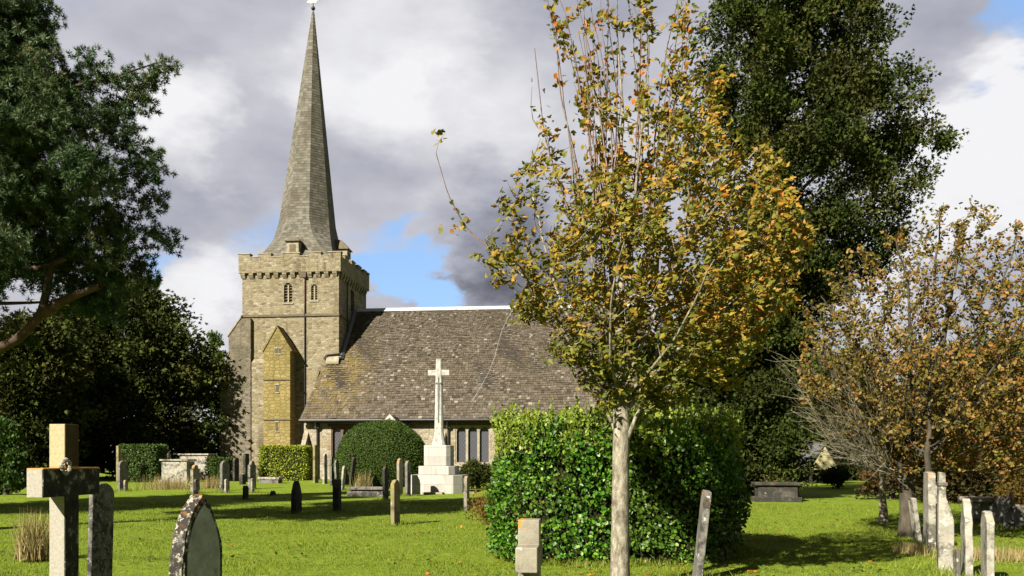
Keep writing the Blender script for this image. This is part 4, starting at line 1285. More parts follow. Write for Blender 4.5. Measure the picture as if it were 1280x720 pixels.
for (ua, ya, za, ub) in ((RU0 + .05, RY0, RZ0, RU0),):
    zt = RZ0 + (0 - RY0) * dz_ / dy_
    q_ = .10
    b.face([(RU0 + .05, RY0, RZ0 - q_), (RU1, RY0, RZ0 - q_), (RU1, 0, zt - q_ - .08), (RU0 + .5, 0, zt - q_ - .08)])
    b.face([(.0, 0, zt - q_ - .08), (RU1, 0, zt - q_ - .08), (RU1, RY1, RZ1 - q_), (.0, RY1, RZ1 - q_)])
    b.face([(.0, RY1, RZ1 - .03), (RU1, RY1, RZ1 - .03), (RU1, 2 * RY1 - RY0, RZ0), (.0, 2 * RY1 - RY0, RZ0)])
b.build('roof_underside', M['dark_timber'], roof)
b = MB(); b.prism([(RY1 - .22, RZ1 - .12), (RY1, RZ1 + .17), (RY1 + .22, RZ1 - .12)], 0, .35, RU1 + .05); b.build('ridge_cap', M['lead'], roof)
# lead flashing up against the tower and the pale corner patch
b = MB()
zt = RZ0 + (0 - RY0) * dz_ / dy_
b.hexa([(-.95, -.22, zt - .28), (.05, -.22, zt - .28), (.05, -.01, zt - .05), (-.95, -.01, zt - .05)], [(-.95, -.24, zt - .10), (.05, -.24, zt - .10), (.05, -.01, zt + .32), (-.95, -.01, zt + .32)])
b.build('flashing', M['dressed'], roof)
b = MB(); b.tube([(-1.15, -.12, zt + .12), (-.9, -.12, zt + .42), (-.1, -.12, zt + .5), (.12, -.1, zt + .52)], .06); b.build('flashing_pipe', M['iron'], roof)
b = MB(); n_ = Vector((0, ny_, nz_)) * .2
b.hexa([(.01, .05, zt + .08), (.35, .05, zt + .08), (.35, RY1, RZ1), (.01, RY1, RZ1)], [(.01, .05 + n_.y, zt + .08 + n_.z), (.2, .05 + n_.y, zt + .08 + n_.z), (.2, RY1 + n_.y, RZ1 + n_.z), (.01, RY1 + n_.y, RZ1 + n_.z)])
b.build('abutment_gutter', M['lead_dark'], roof)
# a thin bright wire running down the slope
b = MB(); pts = []
for k in range(9):
    a_ = sl_len * (1 - k / 8) ; pts.append((13.3 - 2.6 * k / 8 - .2 * math.sin(k), RY0 + dy_ * a_ + ny_ * .16, RZ0 + dz_ * a_ + nz_ * .16))
b.tube(pts[:-1], .010, 4); b.build('lightning_wire', M['lead'], roof)
# gutter
b = MB(); b.tube([(RU0 - .05, RY0 - .10, RZ0 - .12), (RU1 + .1, RY0 - .10, RZ0 - .12)], .10, 8); b.box(RU0, RU1, RY0 - .01, RY0 + .14, RZ0 - .30, RZ0 - .10); b.build('gutter', M['iron'], roof)

# nave walls
WY = -3.55
b = MB()
wins = [(.55, 2.15, 1.25, 3.9), (9.75, 12.25, 1.15, 3.92), (17.4, 19.9, 1.15, 3.92)]
openwall(b, -1.5, RU1 - .4, 0, 4.25, WY, wins)
b.face([(-1.5, WY, 0), (-1.5, 0, 0), (-1.5, 0, 8.4), (-1.5, WY, 4.3)])
b.face([(RU1 - .4, WY, 0), (RU1 - .4, 11.0, 0), (RU1 - .4, 11.0, 4.5), (RU1 - .4, RY1, 13.4), (RU1 - .4, WY, 4.5)])
b.face([(0, 11.2, 0), (RU1 - .4, 11.2, 0), (RU1 - .4, 11.2, 4.4), (0, 11.2, 4.4)])
nave = b.build('nave_wall', M['rubble_pale'], church)
for wi, (x0, x1, z0, z1) in enumerate(wins):
    nl = 2 if wi == 0 else 3
    b = MB(); b.face([(x0, WY + .24, z0), (x1, WY + .24, z0), (x1, WY + .24, z1), (x0, WY + .24, z1)]); g = b.build('window_glass', M['glass'], nave)
    fm = M['timber'] if wi == 0 else M['dressed']
    b = MB(); lw = (x1 - x0) / nl
    for k in range(nl + 1):
        xm = x0 + k * lw; b.box(xm - .085, xm + .085, WY + .04, WY + .22, z0, z1)
    b.box(x0, x1, WY + .042, WY + .218, z0, z0 + .12)
    for k in range(nl):     # arched light heads
        xa, xb = x0 + k * lw + .085, x0 + (k + 1) * lw - .085; xc = (xa + xb) / 2; hw = (xb - xa) / 2
        for s_ in (-1, 1):
            pts = [(xc + s_ * hw, z1 - .5), (xc + s_ * hw, z1), (xc, z1)] + [(xc + s_ * hw * math.sin(q / 5 * math.pi / 2), z1 - .5 + .38 * math.cos(q / 5 * math.pi / 2)) for q in range(0, 5)]
            b.prism(pts, 1, WY + .06, WY + .2)
    b.build('window_frame', fm, nave)
    b = MB(); b.box(x0 - .25, x1 + .25, WY - .05, WY + .1, z1 + .002, z1 + .16); b.build('window_lintel', M['timber'], nave)
    b = MB(); b.box(x0 - .2, x1 + .2, WY - .12, WY + .1, z0 - .18, z0 - .002); b.build('window_sill', M['dressed'], nave)
for x in (-.45, 9.25):
    b = MB(); b.tube([(x, WY - .12, 0), (x, WY - .12, 3.6), (x, RY0 - .05, 4.2)], .075); b.box(x - .14, x + .14, WY - .3, WY - .02, 3.75, 4.1); b.build('downpipe', M['iron'], nave)
for x in (-1.2, 9.0):
    b = MB(); b.prism([(WY, 0), (WY - .7, 0), (WY - .7, 2.5), (WY, 3.5)], 0, x - .3, x + .05); b.build('buttress', M['rubble_pale'], nave, .02)
# porch
b = MB(); px0, px1, py0 = 4.3, 7.0, -6.4; pc = (px0 + px1) / 2
b.prism([(px0, 0), (px1, 0), (px1, 2.9), (pc, 4.35), (px0, 2.9)], 1, py0, WY - .01); po = b.build('porch', M['rubble_pale'], church)
b = MB()
for s_, xa in ((-1, px0), (1, px1)):
    b.hexa([(pc, py0 + .25, 4.37), (xa + s_ * .2, py0 + .25, 2.72), (xa + s_ * .2, WY - .02, 2.72), (pc, WY - .02, 4.37)], [(pc, py0 + .25, 4.5), (xa + s_ * .2, py0 + .25, 2.86), (xa + s_ * .2, WY - .02, 2.86), (pc, WY - .02, 4.5)], .35)
b.build('porch_roof', M['slab_roof'], po)
b = MB()
for s_, xa in ((-1, px0), (1, px1)):
    b.hexa([(pc, py0 - .05, 4.37), (xa + s_ * .2, py0 - .05, 2.72), (xa + s_ * .2, py0 + .24, 2.72), (pc, py0 + .24, 4.37)], [(pc, py0 - .05, 4.62), (xa + s_ * .24, py0 - .05, 2.92), (xa + s_ * .24, py0 + .24, 2.92), (pc, py0 + .24, 4.62)])
b.build('porch_coping', M['white_stone'], po)
b = MB(); b.prism([(pc - .65, 0), (pc + .65, 0), (pc + .65, 1.7), (pc + .35, 2.25), (pc, 2.45), (pc - .35, 2.25), (pc - .65, 1.7)], 1, py0 - .012, py0 + .1); b.build('porch_door', M['dark_timber'], po)

# ------------------------------------------------------------------ war memorial cross
D = 38.6
mem = thing('memorial_cross', 'tall white stone memorial cross on a stepped block base in front of the nave', 'monument', ((547.5 - CX) / F * D, D + .6, 0), -THETA)


def oct_prism(b, r, z0, z1, ch=.22, r1=None):
    def ring(r_, z): c_ = r_ * (1 - ch); return [(r_, -c_, z), (r_, c_, z), (c_, r_, z), (-c_, r_, z), (-r_, c_, z), (-r_, -c_, z), (-c_, -r_, z), (c_, -r_, z)]
    lo, hi = ring(r, z0), ring(r1 or r, z1); base = len(b.v); b.v += lo + hi
    b.f.append(tuple(base + k for k in reversed(range(8)))); b.f.append(tuple(base + 8 + k for k in range(8)))
    for k in range(8): b.f.append((base + k, base + (k + 1) % 8, base + 8 + (k + 1) % 8, base + 8 + k))
    b.r += [0] * 10


M['memorial'] = rubble_mat('memorial', [(.34, .325, .30), (.40, .385, .36), (.43, .415, .385), (.37, .35, .31)], stone=(.6, .6, .3), mortar=(.33, .315, .29), lichen=(.33, .31, .26), stain=(.22, .21, .19), stain_amt=.35)
for r0, z0, z1 in ((1.24, -.1, .82), (.84, .82, 1.22), (.62, 1.22, 2.16)):
    b = MB(); oct_prism(b, r0, z0, z1, .3); b.build('plinth_step', M['ashlar'], mem, .025)
b = MB(); oct_prism(b, .30, 2.16, 2.75, .35, .19); oct_prism(b, .19, 2.751, 5.42, .35, .145); oct_prism(b, .145, 5.421, 6.12, .35, .13); b.build('shaft', M['white_stone'], mem)
b = MB(); 
for s_ in (-1, 1):
    b.hexa([(s_ * .12, -.11, 5.36), (s_ * .12, .11, 5.36), (s_ * .12, .11, 5.62), (s_ * .12, -.11, 5.62)], [(s_ * .50, -.11, 5.36), (s_ * .50, .11, 5.36), (s_ * .50, .11, 5.62), (s_ * .50, -.11, 5.62)])
b.build('cross_arm', M['white_stone'], mem, .02)
b = MB(); b.hexa([(-.02, -.205, 3.2), (.02, -.205, 3.2), (.02, -.17, 3.2), (-.02, -.17, 3.2)], [(-.045, -.18, 5.0), (.045, -.18, 5.0), (.045, -.13, 5.0), (-.045, -.13, 5.0)])
b.box(-.13, .13, -.19, -.13, 4.98, 5.03); b.box(-.02, .02, -.19, -.13, 5.03, 5.28); b.build('sword', M['lead_dark'], mem)
fs = MB(); fs.box(-.45, .45, -1.62, -1.25, -.02, .07); fs.box(1.26, 1.75, -.9, -.4, -.02, .06); fs.build('foot_slab', M['dressed'], mem, .01)

# ------------------------------------------------------------------ graves
M['g_grey'] = grave_mat('g_grey', (.15, .145, .13), crust=.45, pale_amt=.35, orange=.12)
M['g_crust'] = grave_mat('g_crust', (.14, .13, .115), dark=(.022, .02, .018), crust=.9, pale=(.36, .34, .27), pale_amt=.62, orange=.12, sc=2.2)
M['g_face'] = grave_mat('g_face', (.36, .355, .35), crust=.3, pale_amt=.3, orange=.0, sc=1.4)
M['g_slab'] = grave_mat('g_slab', (.13, .125, .115), crust=.55, pale=(.28, .27, .24), pale_amt=.5, orange=.0, sc=3)
M['g_dark'] = grave_mat('g_dark', (.08, .075, .06), crust=.8, pale_amt=.2, orange=.05)
M['g_pale'] = grave_mat('g_pale', (.30, .285, .235), dark=(.07, .065, .05), crust=.5, pale=(.44, .42, .36), pale_amt=.5, orange=.1)
M['g_ochre'] = grave_mat('g_ochre', (.22, .19, .10), dark=(.06, .05, .03), crust=.45, pale=(.36, .34, .24), pale_amt=.35, orange=.12)
M['g_orange'] = grave_mat('g_orange', (.24, .22, .17), crust=.35, pale_amt=.3, orange=.33)


def profile(top, w, h):
    """outline in (along, up); along runs 0..w"""
    P = [(0, -.25), (w, -.25)]
    if top == 'round':
        sh = h - w * .32; P += [(w, sh)] + [(w / 2 + w / 2 * math.cos(a), sh + (h - sh) * math.sin(a)) for a in np.linspace(.25, math.pi - .25, 9)] + [(0, sh)]
    elif top == 'gothic':
        sh = h - w * 1.02; A_ = np.linspace(0, math.pi / 3, 9)
        P += [(w * math.cos(a), sh + (h - sh) * math.sin(a) / .866) for a in A_] + [(w - w * math.cos(a), sh + (h - sh) * math.sin(a) / .866) for a in A_[::-1][1:]]
    elif top == 'shoulder':
        s1 = h - w * .28; P += [(w, s1 - .04), (w * .94, s1), (w * .80, s1 + .01)] + [(w / 2 + w * .30 * math.cos(a), s1 + .03 + (h - s1 - .03) * math.sin(a)) for a in np.linspace(.1, math.pi - .1, 8)] + [(w * .2, s1 + .01), (w * .06, s1), (0, s1 - .04)]
    elif top == 'ogee':
        s1 = h - w * .3; P += [(w, s1), (w * .8, s1 + .05), (w * .65, h - .05), (w * .5, h), (w * .35, h - .05), (w * .2, s1 + .05), (0, s1)]
    elif top == 'peak':
        P += [(w, h - w * .35), (w / 2, h), (0, h - w * .35)]
    else:
        P += [(w, h - .01), (w * .5, h), (0, h - .02)]
    return P


def headstone(label, px, basey, topy, mat, top='round', w=.6, t=.13, D=None, lean=0.0, tilt=0.0, yaw=0.0, name='headstone', group=None, foot=None, panel=False, anchor='l', bevel=.012, cat='headstone'):
    """px: photo column of the near edge's outer side; faces look along the church's axis"""
    D = D or gd(basey)
    X = (px - CX) / F * D
    h = EYE + (HY - topy) / F * D
    o = thing(name, label, cat, (X, D, 0), -THETA + yaw, group)
    b = MB()
    x0, x1 = (0, t) if anchor == 'l' else (-t, 0)
    b.prism(profile(top, w, h), 0, x0, x1)
    s = b.build('slab', M[mat], o, bevel)
    # slight irregular wear
    for v in s.data.vertices:
        v.co.x += .006 * math.sin(v.co.y * 23 + v.co.z * 17); v.co.y += .006 * math.sin(v.co.z * 19 + px)
    if panel:
        b = MB(); P = profile(top, w - .12, h - .09); b.prism([(p + .06, max(q, .12)) for p, q in P], 0, x1, x1 + .008); b.build('inscription_panel', M['g_face'], o)
    o.rotation_euler = (lean, tilt, -THETA + yaw)
    return o


GL = 'headstones standing on the lawn before the church'
H = headstone
H('tall round topped grey headstone right of the clipped hedge at far left', 146.5, 613, 576, 'g_grey', 'round', .75, .13, group=GL)
H('grey headstone capped with orange lichen in front of the chest tombs', 238, 617, 581, 'g_orange', 'shoulder', .62, .13, group=GL)
H('pale edged round headstone, first in the row left of the low yellow hedge', 274.5, 614, 576, 'g_grey', 'round', .8, .13, group=GL)
H('pale edged grey headstone with shouldered top just left of the low yellow hedge', 309.5, 612, 576, 'g_grey', 'shoulder', .75, .13, group=GL)
H('weathered brown headstone behind the row, against the tower buttress', 291, 600, 572, 'g_dark', 'round', .7, .13, D=57, group=GL)
H('narrow black headstone directly left of the yellow hedge', 304, 600, 567, 'g_dark', 'flat', .6, .15, D=56, group=GL)
H('small black gothic headstone alone in the shaded middle of the lawn', 363.5, 640, 601, 'g_dark', 'gothic', .55, .14, group=GL)
FG = 'low footstones'
H('tiny pale footstone in front of the round topped stone at far left', 154, 614, 600, 'g_pale', 'round', .25, .09, D=40.2, name='footstone', group=FG)
H('tiny pale footstone in front of the orange capped headstone', 242, 620, 599, 'g_pale', 'round', .25, .09, D=35.5, name='footstone', group=FG)
H('tiny pale footstone before the first round stone left of the yellow hedge', 280, 616, 599, 'g_pale', 'round', .25, .09, D=38.5, name='footstone', group=FG)
H('tiny pale footstone before the shouldered stone left of the yellow hedge', 313, 615, 598, 'g_pale', 'round', .25, .09, D=39, name='footstone', group=FG)
H('small low dark footstone in the shade, beyond the big gothic foreground headstone', 303, 625, 607, 'g_dark', 'round', .35, .1, name='footstone', group=FG)
H('squat dark stump of a stone between the rows left of the yellow hedge', 299, 604, 593, 'g_dark', 'flat', .5, .2, D=50, name='footstone', group=FG)
H('tiny dark lump of stone on the bright edge of the shaded lawn', 337, 620, 613.5, 'g_dark', 'peak', .3, .16, name='footstone', group=FG)
H('tall thin ochre headstone seen edge on at the corner of the nave', 391, 601, 556, 'g_ochre', 'flat', .7, .14, D=54, group=GL)
H('grey headstone with pale edge second from the ochre one by the nave corner', 403, 602, 567, 'g_pale', 'round', .6, .12, D=52, group=GL)
H('tall grey headstone third in the cluster left of the domed yew', 412, 603, 570, 'g_grey', 'flat', .6, .12, D=50, group=GL)
H('slightly leaning grey headstone fourth in the cluster left of the domed yew', 419, 606, 575, 'g_grey', 'shoulder', .6, .1, D=47, tilt=-.06, group=GL)
H('slim white headstone leaning over the dark post left of the domed yew', 425, 610, 582, 'g_pale', 'round', .4, .1, D=42, tilt=.1, group=GL)
H('thin dark headstone with pale rim leaning right against the domed yew', 435.5, 606, 571, 'g_dark', 'round', .6, .1, D=46, tilt=.12, group=GL)
H('dark weathered post like headstone in front of the slim white one', 415.5, 638, 599, 'g_dark', 'flat', .35, .18, group=GL)
H('thin dark headstone at the foot of the domed yew', 478, 625, 583, 'g_dark', 'round', .6, .09, D=32.5, group=GL)
H('tall grey headstone with round pinkish top, left one of the pair by the memorial steps', 496, 618, 573, 'g_orange', 'round', .7, .11, D=37, group=GL)
H('tall grey headstone right one of the pair, touching the memorial steps', 506, 619, 576, 'g_grey', 'round', .7, .11, D=36.2, group=GL)
H('headstone with yellow green mossy edge nearest to the camera left of the memorial', 488, 657, 600, 'g_ochre', 'round', .6, .09, group=GL)
H('narrow grey headstone tipped with orange lichen right of the memorial steps', 579.5, 638, 595, 'g_orange', 'round', .5, .1, group=GL)
H('thin brown stake like headstone leaning before the dark end of the laurel hedge', 868, 740, 612, 'g_grey', 'flat', .35, .085, D=10.6, tilt=.105, anchor='l', group=GL)

# the front left gothic stone and the grey slab behind the cross
D = 7.0
H('large gothic pointed headstone in the left foreground with lichen crusted edge', 211, 800, 619, 'g_crust', 'gothic', .60, .125, D=7.0, yaw=-R(7), panel=True, bevel=.02, group='large foreground markers')
H('leaning weathered grey slab standing right behind the foreground cross', 106, 800, 604, 'g_slab', 'round', .40, .05, D=8.6, tilt=.03, bevel=.015, group='large foreground markers')

# right hand markers; the near edge is the right side of each
RG = 'white weathered markers on the right'
H('tallest broad white marker, flat topped, first of the row at right', 1160.5, 690, 590, 'g_pale', 'flat', .7, .115, yaw=-R(13), group=RG)
H('white marker close behind the tallest flat topped one', 1167, 680, 606, 'g_pale', 'round', .5, .06, D=15.8, yaw=-R(18), group=RG)
H('slender white slab leaning left, left of the tallest marker', 1148, 684, 622, 'g_pale', 'flat', .25, .075, D=15.6, tilt=-.13, group=RG)
H('white pointed headstone with dark lichen on its edge, second from the right', 1206.5, 727, 624, 'g_pale', 'gothic', .55, .09, D=11.1, yaw=-R(16), group=RG)
H('round headed white headstone at the right end of the front row', 1233, 736, 640, 'g_pale', 'round', .55, .085, D=10.4, yaw=-R(16), group=RG)
H('low white footstone tucked left of the pointed white headstone', 1195.5, 728, 687, 'g_pale', 'flat', .2, .05, D=11.0, yaw=-R(10), name='footstone', group=FG)
H('tiny pale block of stone at the base of the leaning slender slab', 1148, 690, 682, 'g_pale', 'flat', .15, .08, D=14.9, name='footstone', group=FG)
# stone with a narrow neck
D = 11.85
o = thing('headstone', 'white marker with a narrow square neck above sloping shoulders, right of the tallest one', 'headstone', ((1173 - CX) / F * D, D, 0), -THETA - R(16), RG)
zz2 = lambda py: EYE + (HY - py) / F * D
b = MB(); b.prism([(0, -.2), (.205, -.2), (.195, zz2(650)), (.165, zz2(640)), (.10, zz2(622)), (.09, zz2(591)), (.012, zz2(590)), (.0, zz2(640))], 1, 0, .28); b.build('slab', M['g_pale'], o, .012)
b = MB(); b.box(.0, .115, -.02, .30, zz2(607), zz2(603)); b.build('collar', M['g_grey'], o, .004)

H('dark headstone with pale cap at the end of the table tomb on the right', 1251, 655, 620, 'g_grey', 'round', .5, .12, D=21, group=GL)
H('mottled grey headstone at the right edge, right of the pale capped dark one', 1261, 662, 618, 'g_grey', 'peak', .3, .1, D=19.5, tilt=.05, group=GL)
H('short dark headstone cut by the right edge of the picture', 1272, 660, 630, 'g_grey', 'round', .5, .12, D=20, group=GL)


def table_tomb(label, px0, px1, ytop, D, dep, mat, legs=True, solid=False, name='table_tomb'):
    X0, X1 = (px0 - CX) / F * D, (px1 - CX) / F * D
    h = EYE + (HY - ytop) / F * D; L = X1 - X0
    o = thing(name, label, 'tomb', (X0, D, 0), -THETA)
    b = MB(); b.box(0, L, 0, dep, h - .11, h); b.build('top_slab', M[mat], o, .02)
    if solid:
        b = MB(); b.box(.1, L - .1, .1, dep - .1, -.1, h - .132); b.build('chest', M[mat], o, .02)
        b = MB(); b.box(-.02, L + .02, -.02, dep + .02, -.12, .14); b.build('plinth', M[mat], o, .02)
    else:
        for x in (.1, L - .28):
            for y in (.08, dep - .26):
                b = MB(); b.box(x, x + .16, y, y + .16, -.1, h - .132); b.build('leg', M[mat], o, .015)


table_tomb('weathered table tomb with grey slab on legs behind the pointed white headstone', 1213, 1251, 622, 21.5, .8, 'g_pale')
table_tomb('pale stone chest tomb at left beside the square clipped hedge', 199, 236, 574, 56, 1.3, 'g_pale', solid=True, name='chest_tomb')
table_tomb('wide flat topped pale tomb behind the chest tomb at left', 222, 262, 567, 61, 1.3, 'g_pale', solid=True, name='chest_tomb')
table_tomb('long low stone chest tomb in the shade under the cypress', 945, 1000, 603, 31.5, 1.0, 'g_dark', solid=True, name='chest_tomb')  # the dark stone colour stands in for shade on this tomb
table_tomb('low grey kerbed tomb in front of the domed yew', 434, 481, 609, 37, 1.0, 'g_grey', solid=True, name='chest_tomb')
o = thing('ledger_slab', 'flat white ledger slab lying in front of the low yellow hedge', 'tomb', ((322 - CX) / F * 53, 53, 0), -THETA)
b = MB(); b.box(0, 1.35, 0, .8, .24, .38); b.build('slab', M['g_pale'], o, .02); b = MB(); b.box(.05, 1.3, .05, .75, -.1, .238); b.build('base', M['g_grey'], o)
H('small distant cross shaped stone beside the wide pale tomb', 208, 602, 566, 'g_pale', 'peak', .3, .18, D=60, group=GL)
H('thin pale stone post at the left corner of the square clipped hedge', 145, 600, 557, 'g_ochre', 'flat', .3, .16, D=55.5, group=GL)


def stone_cross(name, label, px, D, sw, st, topy, arm, armz, label_group=None, mat='g_pale', face_mat=None):
    """cross whose arms run away from us; px: left side of the shaft"""
    o = thing(name, label, 'grave cross', ((px - CX) / F * D, D, 0), -THETA, label_group)
    h = EYE + (HY - topy) / F * D
    z0, z1 = armz
    b = MB()
    a0, a1 = arm
    b.prism([(0, .35), (st, .35), (st, z0), (a1, z0), (a1, z1), (st, z1), (st, h), (0, h), (0, z1), (a0, z1), (a0, z0), (0, z0)], 0, 0, sw)
    s = b.build('shaft', mat, o, .007)
    return o, h, s


# near cross: pale ashlar with a black crust on its shaded east side
m, t, o_m = new_mat('cross_stone')
c = t.node('ShaderNodeTexCoord').outputs['Object']
sx = t.node('ShaderNodeSeparateXYZ', {0: c})
geo = t.node('ShaderNodeNewGeometry')
n1 = t.noise(c, 45, 5, .7); n2 = t.noise(c, 8, 7, .7)
pale = t.ramp(n1, [(.3, (.27, .235, .13)), (.7, (.44, .39, .24))])
pale = t.mix(t.mrange(sx.outputs[2], 1.50, 1.52), t.ramp(n1, [(.3, (.25, .23, .19)), (.7, (.40, .37, .31))]), pale)
crust = t.ramp(n2, [(.35, (.016, .015, .013)), (.56, (.045, .042, .034)), (.62, (.24, .23, .18))])
# black speckled crust colour covers the east side and stops near its corner
f = t.math('MULTIPLY', t.mrange(t.math('ADD', sx.outputs[0], t.math('MULTIPLY', t.math('SUBTRACT', n2, .5), .02)), .132, .140), t.mrange(sx.outputs[2], 1.53, 1.50, 0, 1))
brown = t.ramp(n2, [(.3, (.05, .035, .015)), (.7, (.09, .06, .03))])
col = t.mix(f, pale, crust)
col = t.mix(t.math('MULTIPLY', t.mrange(sx.outputs[0], .136, .143), t.mrange(sx.outputs[2], 1.50, 1.53)), col, brown)
rim = t.math('MULTIPLY', t.mrange(sx.outputs[2], 1.498, 1.505), t.mrange(sx.outputs[2], 1.53, 1.52))
col = t.mix(t.math('MULTIPLY', rim, .8), col, (.45, .22, .05))
principled(t, o_m, col, .93, .1, bump=t.math('ADD', t.math('MULTIPLY', n1, .3), n2), bstr=.6, bdist=.01)
CG = 'large foreground markers'
o, h, s = stone_cross('grave_cross', 'tall pale square cut cross with black crusted side in the left foreground', 61.5, 7.3, .148, .19, 530, (-.29, .50), (1.27, 1.513), CG, m)
b = MB(); b.box(-.14, .28, -.14, .34, .12, .352); b.box(-.3, .44, -.3, .5, -.15, .12); b.build('stepped_base', M['g_grey'], o, .015)
bm = bmesh.new()     # carved wreath boss
for k in range(12):
    a_ = k / 12 * 2 * math.pi
    bmesh.ops.create_icosphere(bm, subdivisions=1, radius=.020 + .006 * math.sin(k * 2.3), matrix=Matrix.Translation((.165, -.02 + .055 * math.cos(a_), 1.525 + .055 * math.sin(a_))))
me = bpy.data.meshes.new('wreath'); bm.to_mesh(me); bm.free(); link('wreath', me, M['g_pale'], o)
o, h, s = stone_cross('grave_cross', 'small stone cross with orange lichen in the centre foreground before the laurel hedge', 647.5, 6.2, .155, .17, 650, (-.20, .36), (.79, .965), CG, M['g_orange'])
b = MB(); b.box(-.1, .26, -.1, .28, .1, .352); b.box(-.2, .36, -.2, .4, -.15, .1); b.build('stepped_base', M['g_grey'], o, .015)

# small cream gabled shelter on the right
D = 52.0
o = thing('gabled_shelter', 'small cream gabled shelter on dark posts seen below the bare twigs at right', 'shelter', ((1030 - CX) / F * D, D, 0), R(3))
b = MB(); b.prism([(-.95, .86), (.95, .86), (.0, 2.38)], 1, 0, .1); b.build('gable', M['cream'], o)
b = MB()
for s_ in (-1, 1):
    b.hexa([(0, -.1, 2.40), (s_ * 1.1, -.1, .76), (s_ * 1.1, 3.2, .76), (0, 3.2, 2.40)], [(0, -.1, 2.50), (s_ * 1.16, -.1, .84), (s_ * 1.16, 3.2, .84), (0, 3.2, 2.50)])
b.build('roof', M['lead_dark'], o)
for x in (-.85, -.1, .7):
    for y in (.05, 2.9):
        b = MB(); b.box(x, x + .14, y, y + .14, -.1, .86); b.build('post', M['dark_timber'], o)
b = MB(); b.box(-.95, .95, 3.0, 3.08, -.1, .858); b.build('back_boarding', M['dark_timber'], o)

# ------------------------------------------------------------------ dry grass tufts and the lawn's blades
def tuft(label, px, py, wpx, hpx, n, mat, sd, D=None, name='dry_grass', lean=.15):
    r_ = np.random.default_rng(sd); D = D or gd(py)
    X = (px - CX) / F * D; w = wpx / F * D / 2; h = hpx / F * D
    P = np.stack([r_.normal(size=n) * w * .5, r_.normal(size=n) * min(w, .6) * .5, np.zeros(n)], 1)
    A = unit(np.stack([r_.normal(size=n) * lean + .05, r_.normal(size=n) * lean, np.ones(n)], 1))
    o = leaves(name, P, A, h * r_.uniform(.45, 1.05, n), 'blade', M[mat], None, None, r_, width=.22 if h > .5 else .6)
    o.location = (X, D, 0)
    tag(o, label, 'grass', kind='stuff')


tuft('tall dry straw coloured grass around the left foreground cross', 42, 690, 40, 66, 380, 'dry', 101, 13.5)
tuft('dry grass growing in front of the chest tombs', 215, 612, 75, 20, 900, 'dry', 102)
tuft('dry grass clump between the orange capped stone and the first round one', 266, 611, 24, 18, 500, 'dry', 103)
tuft('straw coloured grass at the foot of the hawthorn and leaning slab', 1137, 694, 30, 18, 700, 'dry', 104)
tuft('rough dry grass around the white markers on the right', 1240, 700, 130, 20, 900, 'dry', 105)
tuft('green brown weeds at the foot of the grey slab behind the cross', 128, 735, 22, 40, 260, 'dry', 106, 8.5)
tuft('yellow grass stems leaning beside the domed yew', 452, 611, 20, 26, 160, 'dry', 107)

r_ = np.random.default_rng(200)
n = 230000
u = r_.random(n)
Y = 8.5 + (30 - 8.5) * u ** 1.25
X = (r_.random(n) * 2 - 1) * (Y * .68 + 1)
clump = np.sin(X * 2.1 + 3 * np.sin(Y * .9)) + np.sin(Y * 2.7 + X * .7)
Hh = (.028 + .012 * r_.random(n) + .006 * clump) * (1 + (Y - 8) * .03)
P = np.stack([X, Y, gz(X, Y) - .003], 1)
A = unit(np.stack([r_.normal(size=n) * .45, r_.normal(size=n) * .45, np.ones(n)], 1))
g = leaves('grass', P, A, Hh, 'blade', M['grass_blade'], None, None, r_, width=2.0)
tag(g, 'short green blades of mown grass over the near churchyard lawn', 'grass', kind='stuff')
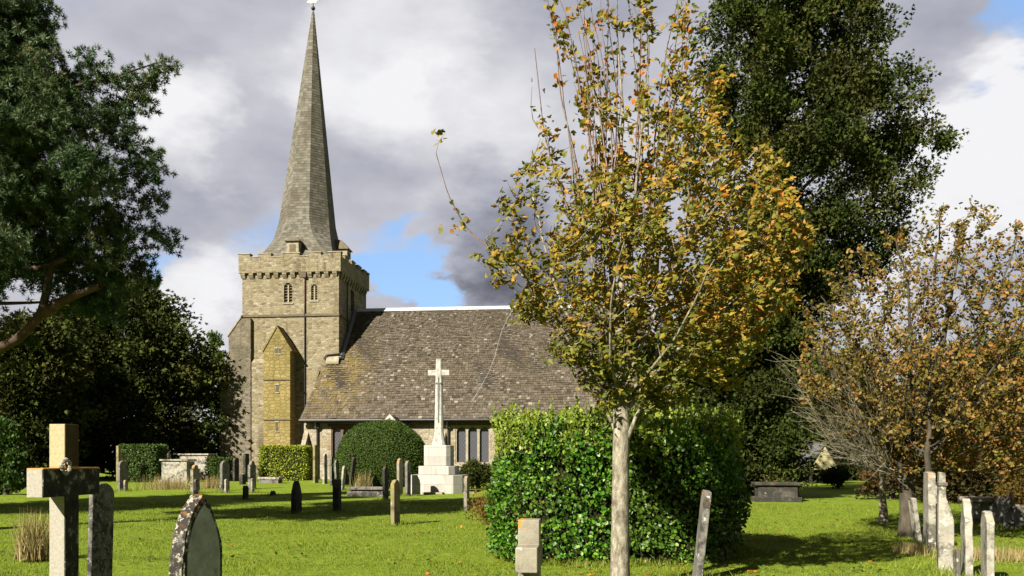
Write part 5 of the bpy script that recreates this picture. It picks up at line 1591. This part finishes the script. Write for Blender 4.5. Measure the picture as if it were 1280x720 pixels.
# longer unmown grass round the stones, the trunk and the hedge
spots_ = [(o_.location.x, o_.location.y, .35) for o_ in COL.objects if o_.parent is None and o_.get('category') in ('headstone', 'grave cross') and o_.location.y < 48]
spots_ += [(maple.location.x, D_, .25) for D_ in (10.0,)] + [(thorn.location.x, 17.4, .4)]
spots_ += [(HXC + hx * math.cos(q) * 1.02, HYC + hy * math.sin(q) * 1.02, .2) for q in np.linspace(3.0, 6.5, 22)]
P = np.concatenate([np.stack([r_.normal(size=260) * rr * .6 + x + .08, r_.normal(size=260) * rr * .6 + y + .12, np.zeros(260)], 1) for x, y, rr in spots_])
P[:, 2] = gz(P[:, 0], P[:, 1])
g = leaves('long_grass', P, unit(np.stack([r_.normal(size=len(P)) * .35, r_.normal(size=len(P)) * .35, np.ones(len(P))], 1)), .13 * r_.uniform(.4, 1.2, len(P)), 'blade', M['grass_blade'], None, np.clip(r_.random(len(P)) + .12, 0, 1), r_, width=.9)
tag(g, 'longer unmown grass fringing the gravestones and the foot of the hedge', 'grass', kind='stuff')
# broad leaved weeds and daisies' leaves pressed in the turf
n = 5200
Y = 9 + 26 * r_.random(n) ** 1.3; X = (r_.random(n) * 2 - 1) * Y * .66
k_ = np.sin(X * 1.3 + 2 * np.sin(Y * .6)) + np.sin(Y * 1.1 + X * .4) > .3
X, Y = X[k_], Y[k_]; n = len(X)
P = np.stack([X, Y, gz(X, Y) + .012], 1)
g = leaves('clover', P, unit(np.stack([r_.normal(size=n), r_.normal(size=n), .25 + .2 * r_.random(n)], 1)), .07 * r_.uniform(.5, 1.2, n), 'oval', M['green_leaf'], None, None, r_, np.tile([0, 0, 1.], (n, 1)), width=1.2)
tag(g, 'patches of darker broad leaved weeds in the turf', 'weeds', kind='stuff')
# fallen leaves
n = 900
Y = 9 + 22 * r_.random(n) ** 1.5; X = 1 + r_.normal(size=n) * 5
P = np.stack([X, Y, gz(X, Y) + .035], 1)
for cx_, cy_, k_, sp_ in ((maple.location.x + .8, 10.8, 420, 1.5), (thorn.location.x, 17.5, 500, 2.2)):
    q_ = np.stack([cx_ + r_.normal(size=k_) * sp_, cy_ + r_.normal(size=k_) * sp_, np.zeros(k_)], 1); q_[:, 2] = gz(q_[:, 0], q_[:, 1]) + .035
    P = np.concatenate([P, q_])
n = len(P)
g = leaves('fallen_leaves', P, unit(np.stack([r_.normal(size=n), r_.normal(size=n), r_.normal(size=n) * .2], 1)), .07 * r_.uniform(.6, 1.1, n), 'maple', M['maple_leaf'], None, None, r_, np.tile([0, 0, 1.], (n, 1)))
tag(g, 'scattered fallen maple leaves on the lawn', 'leaves', kind='stuff')
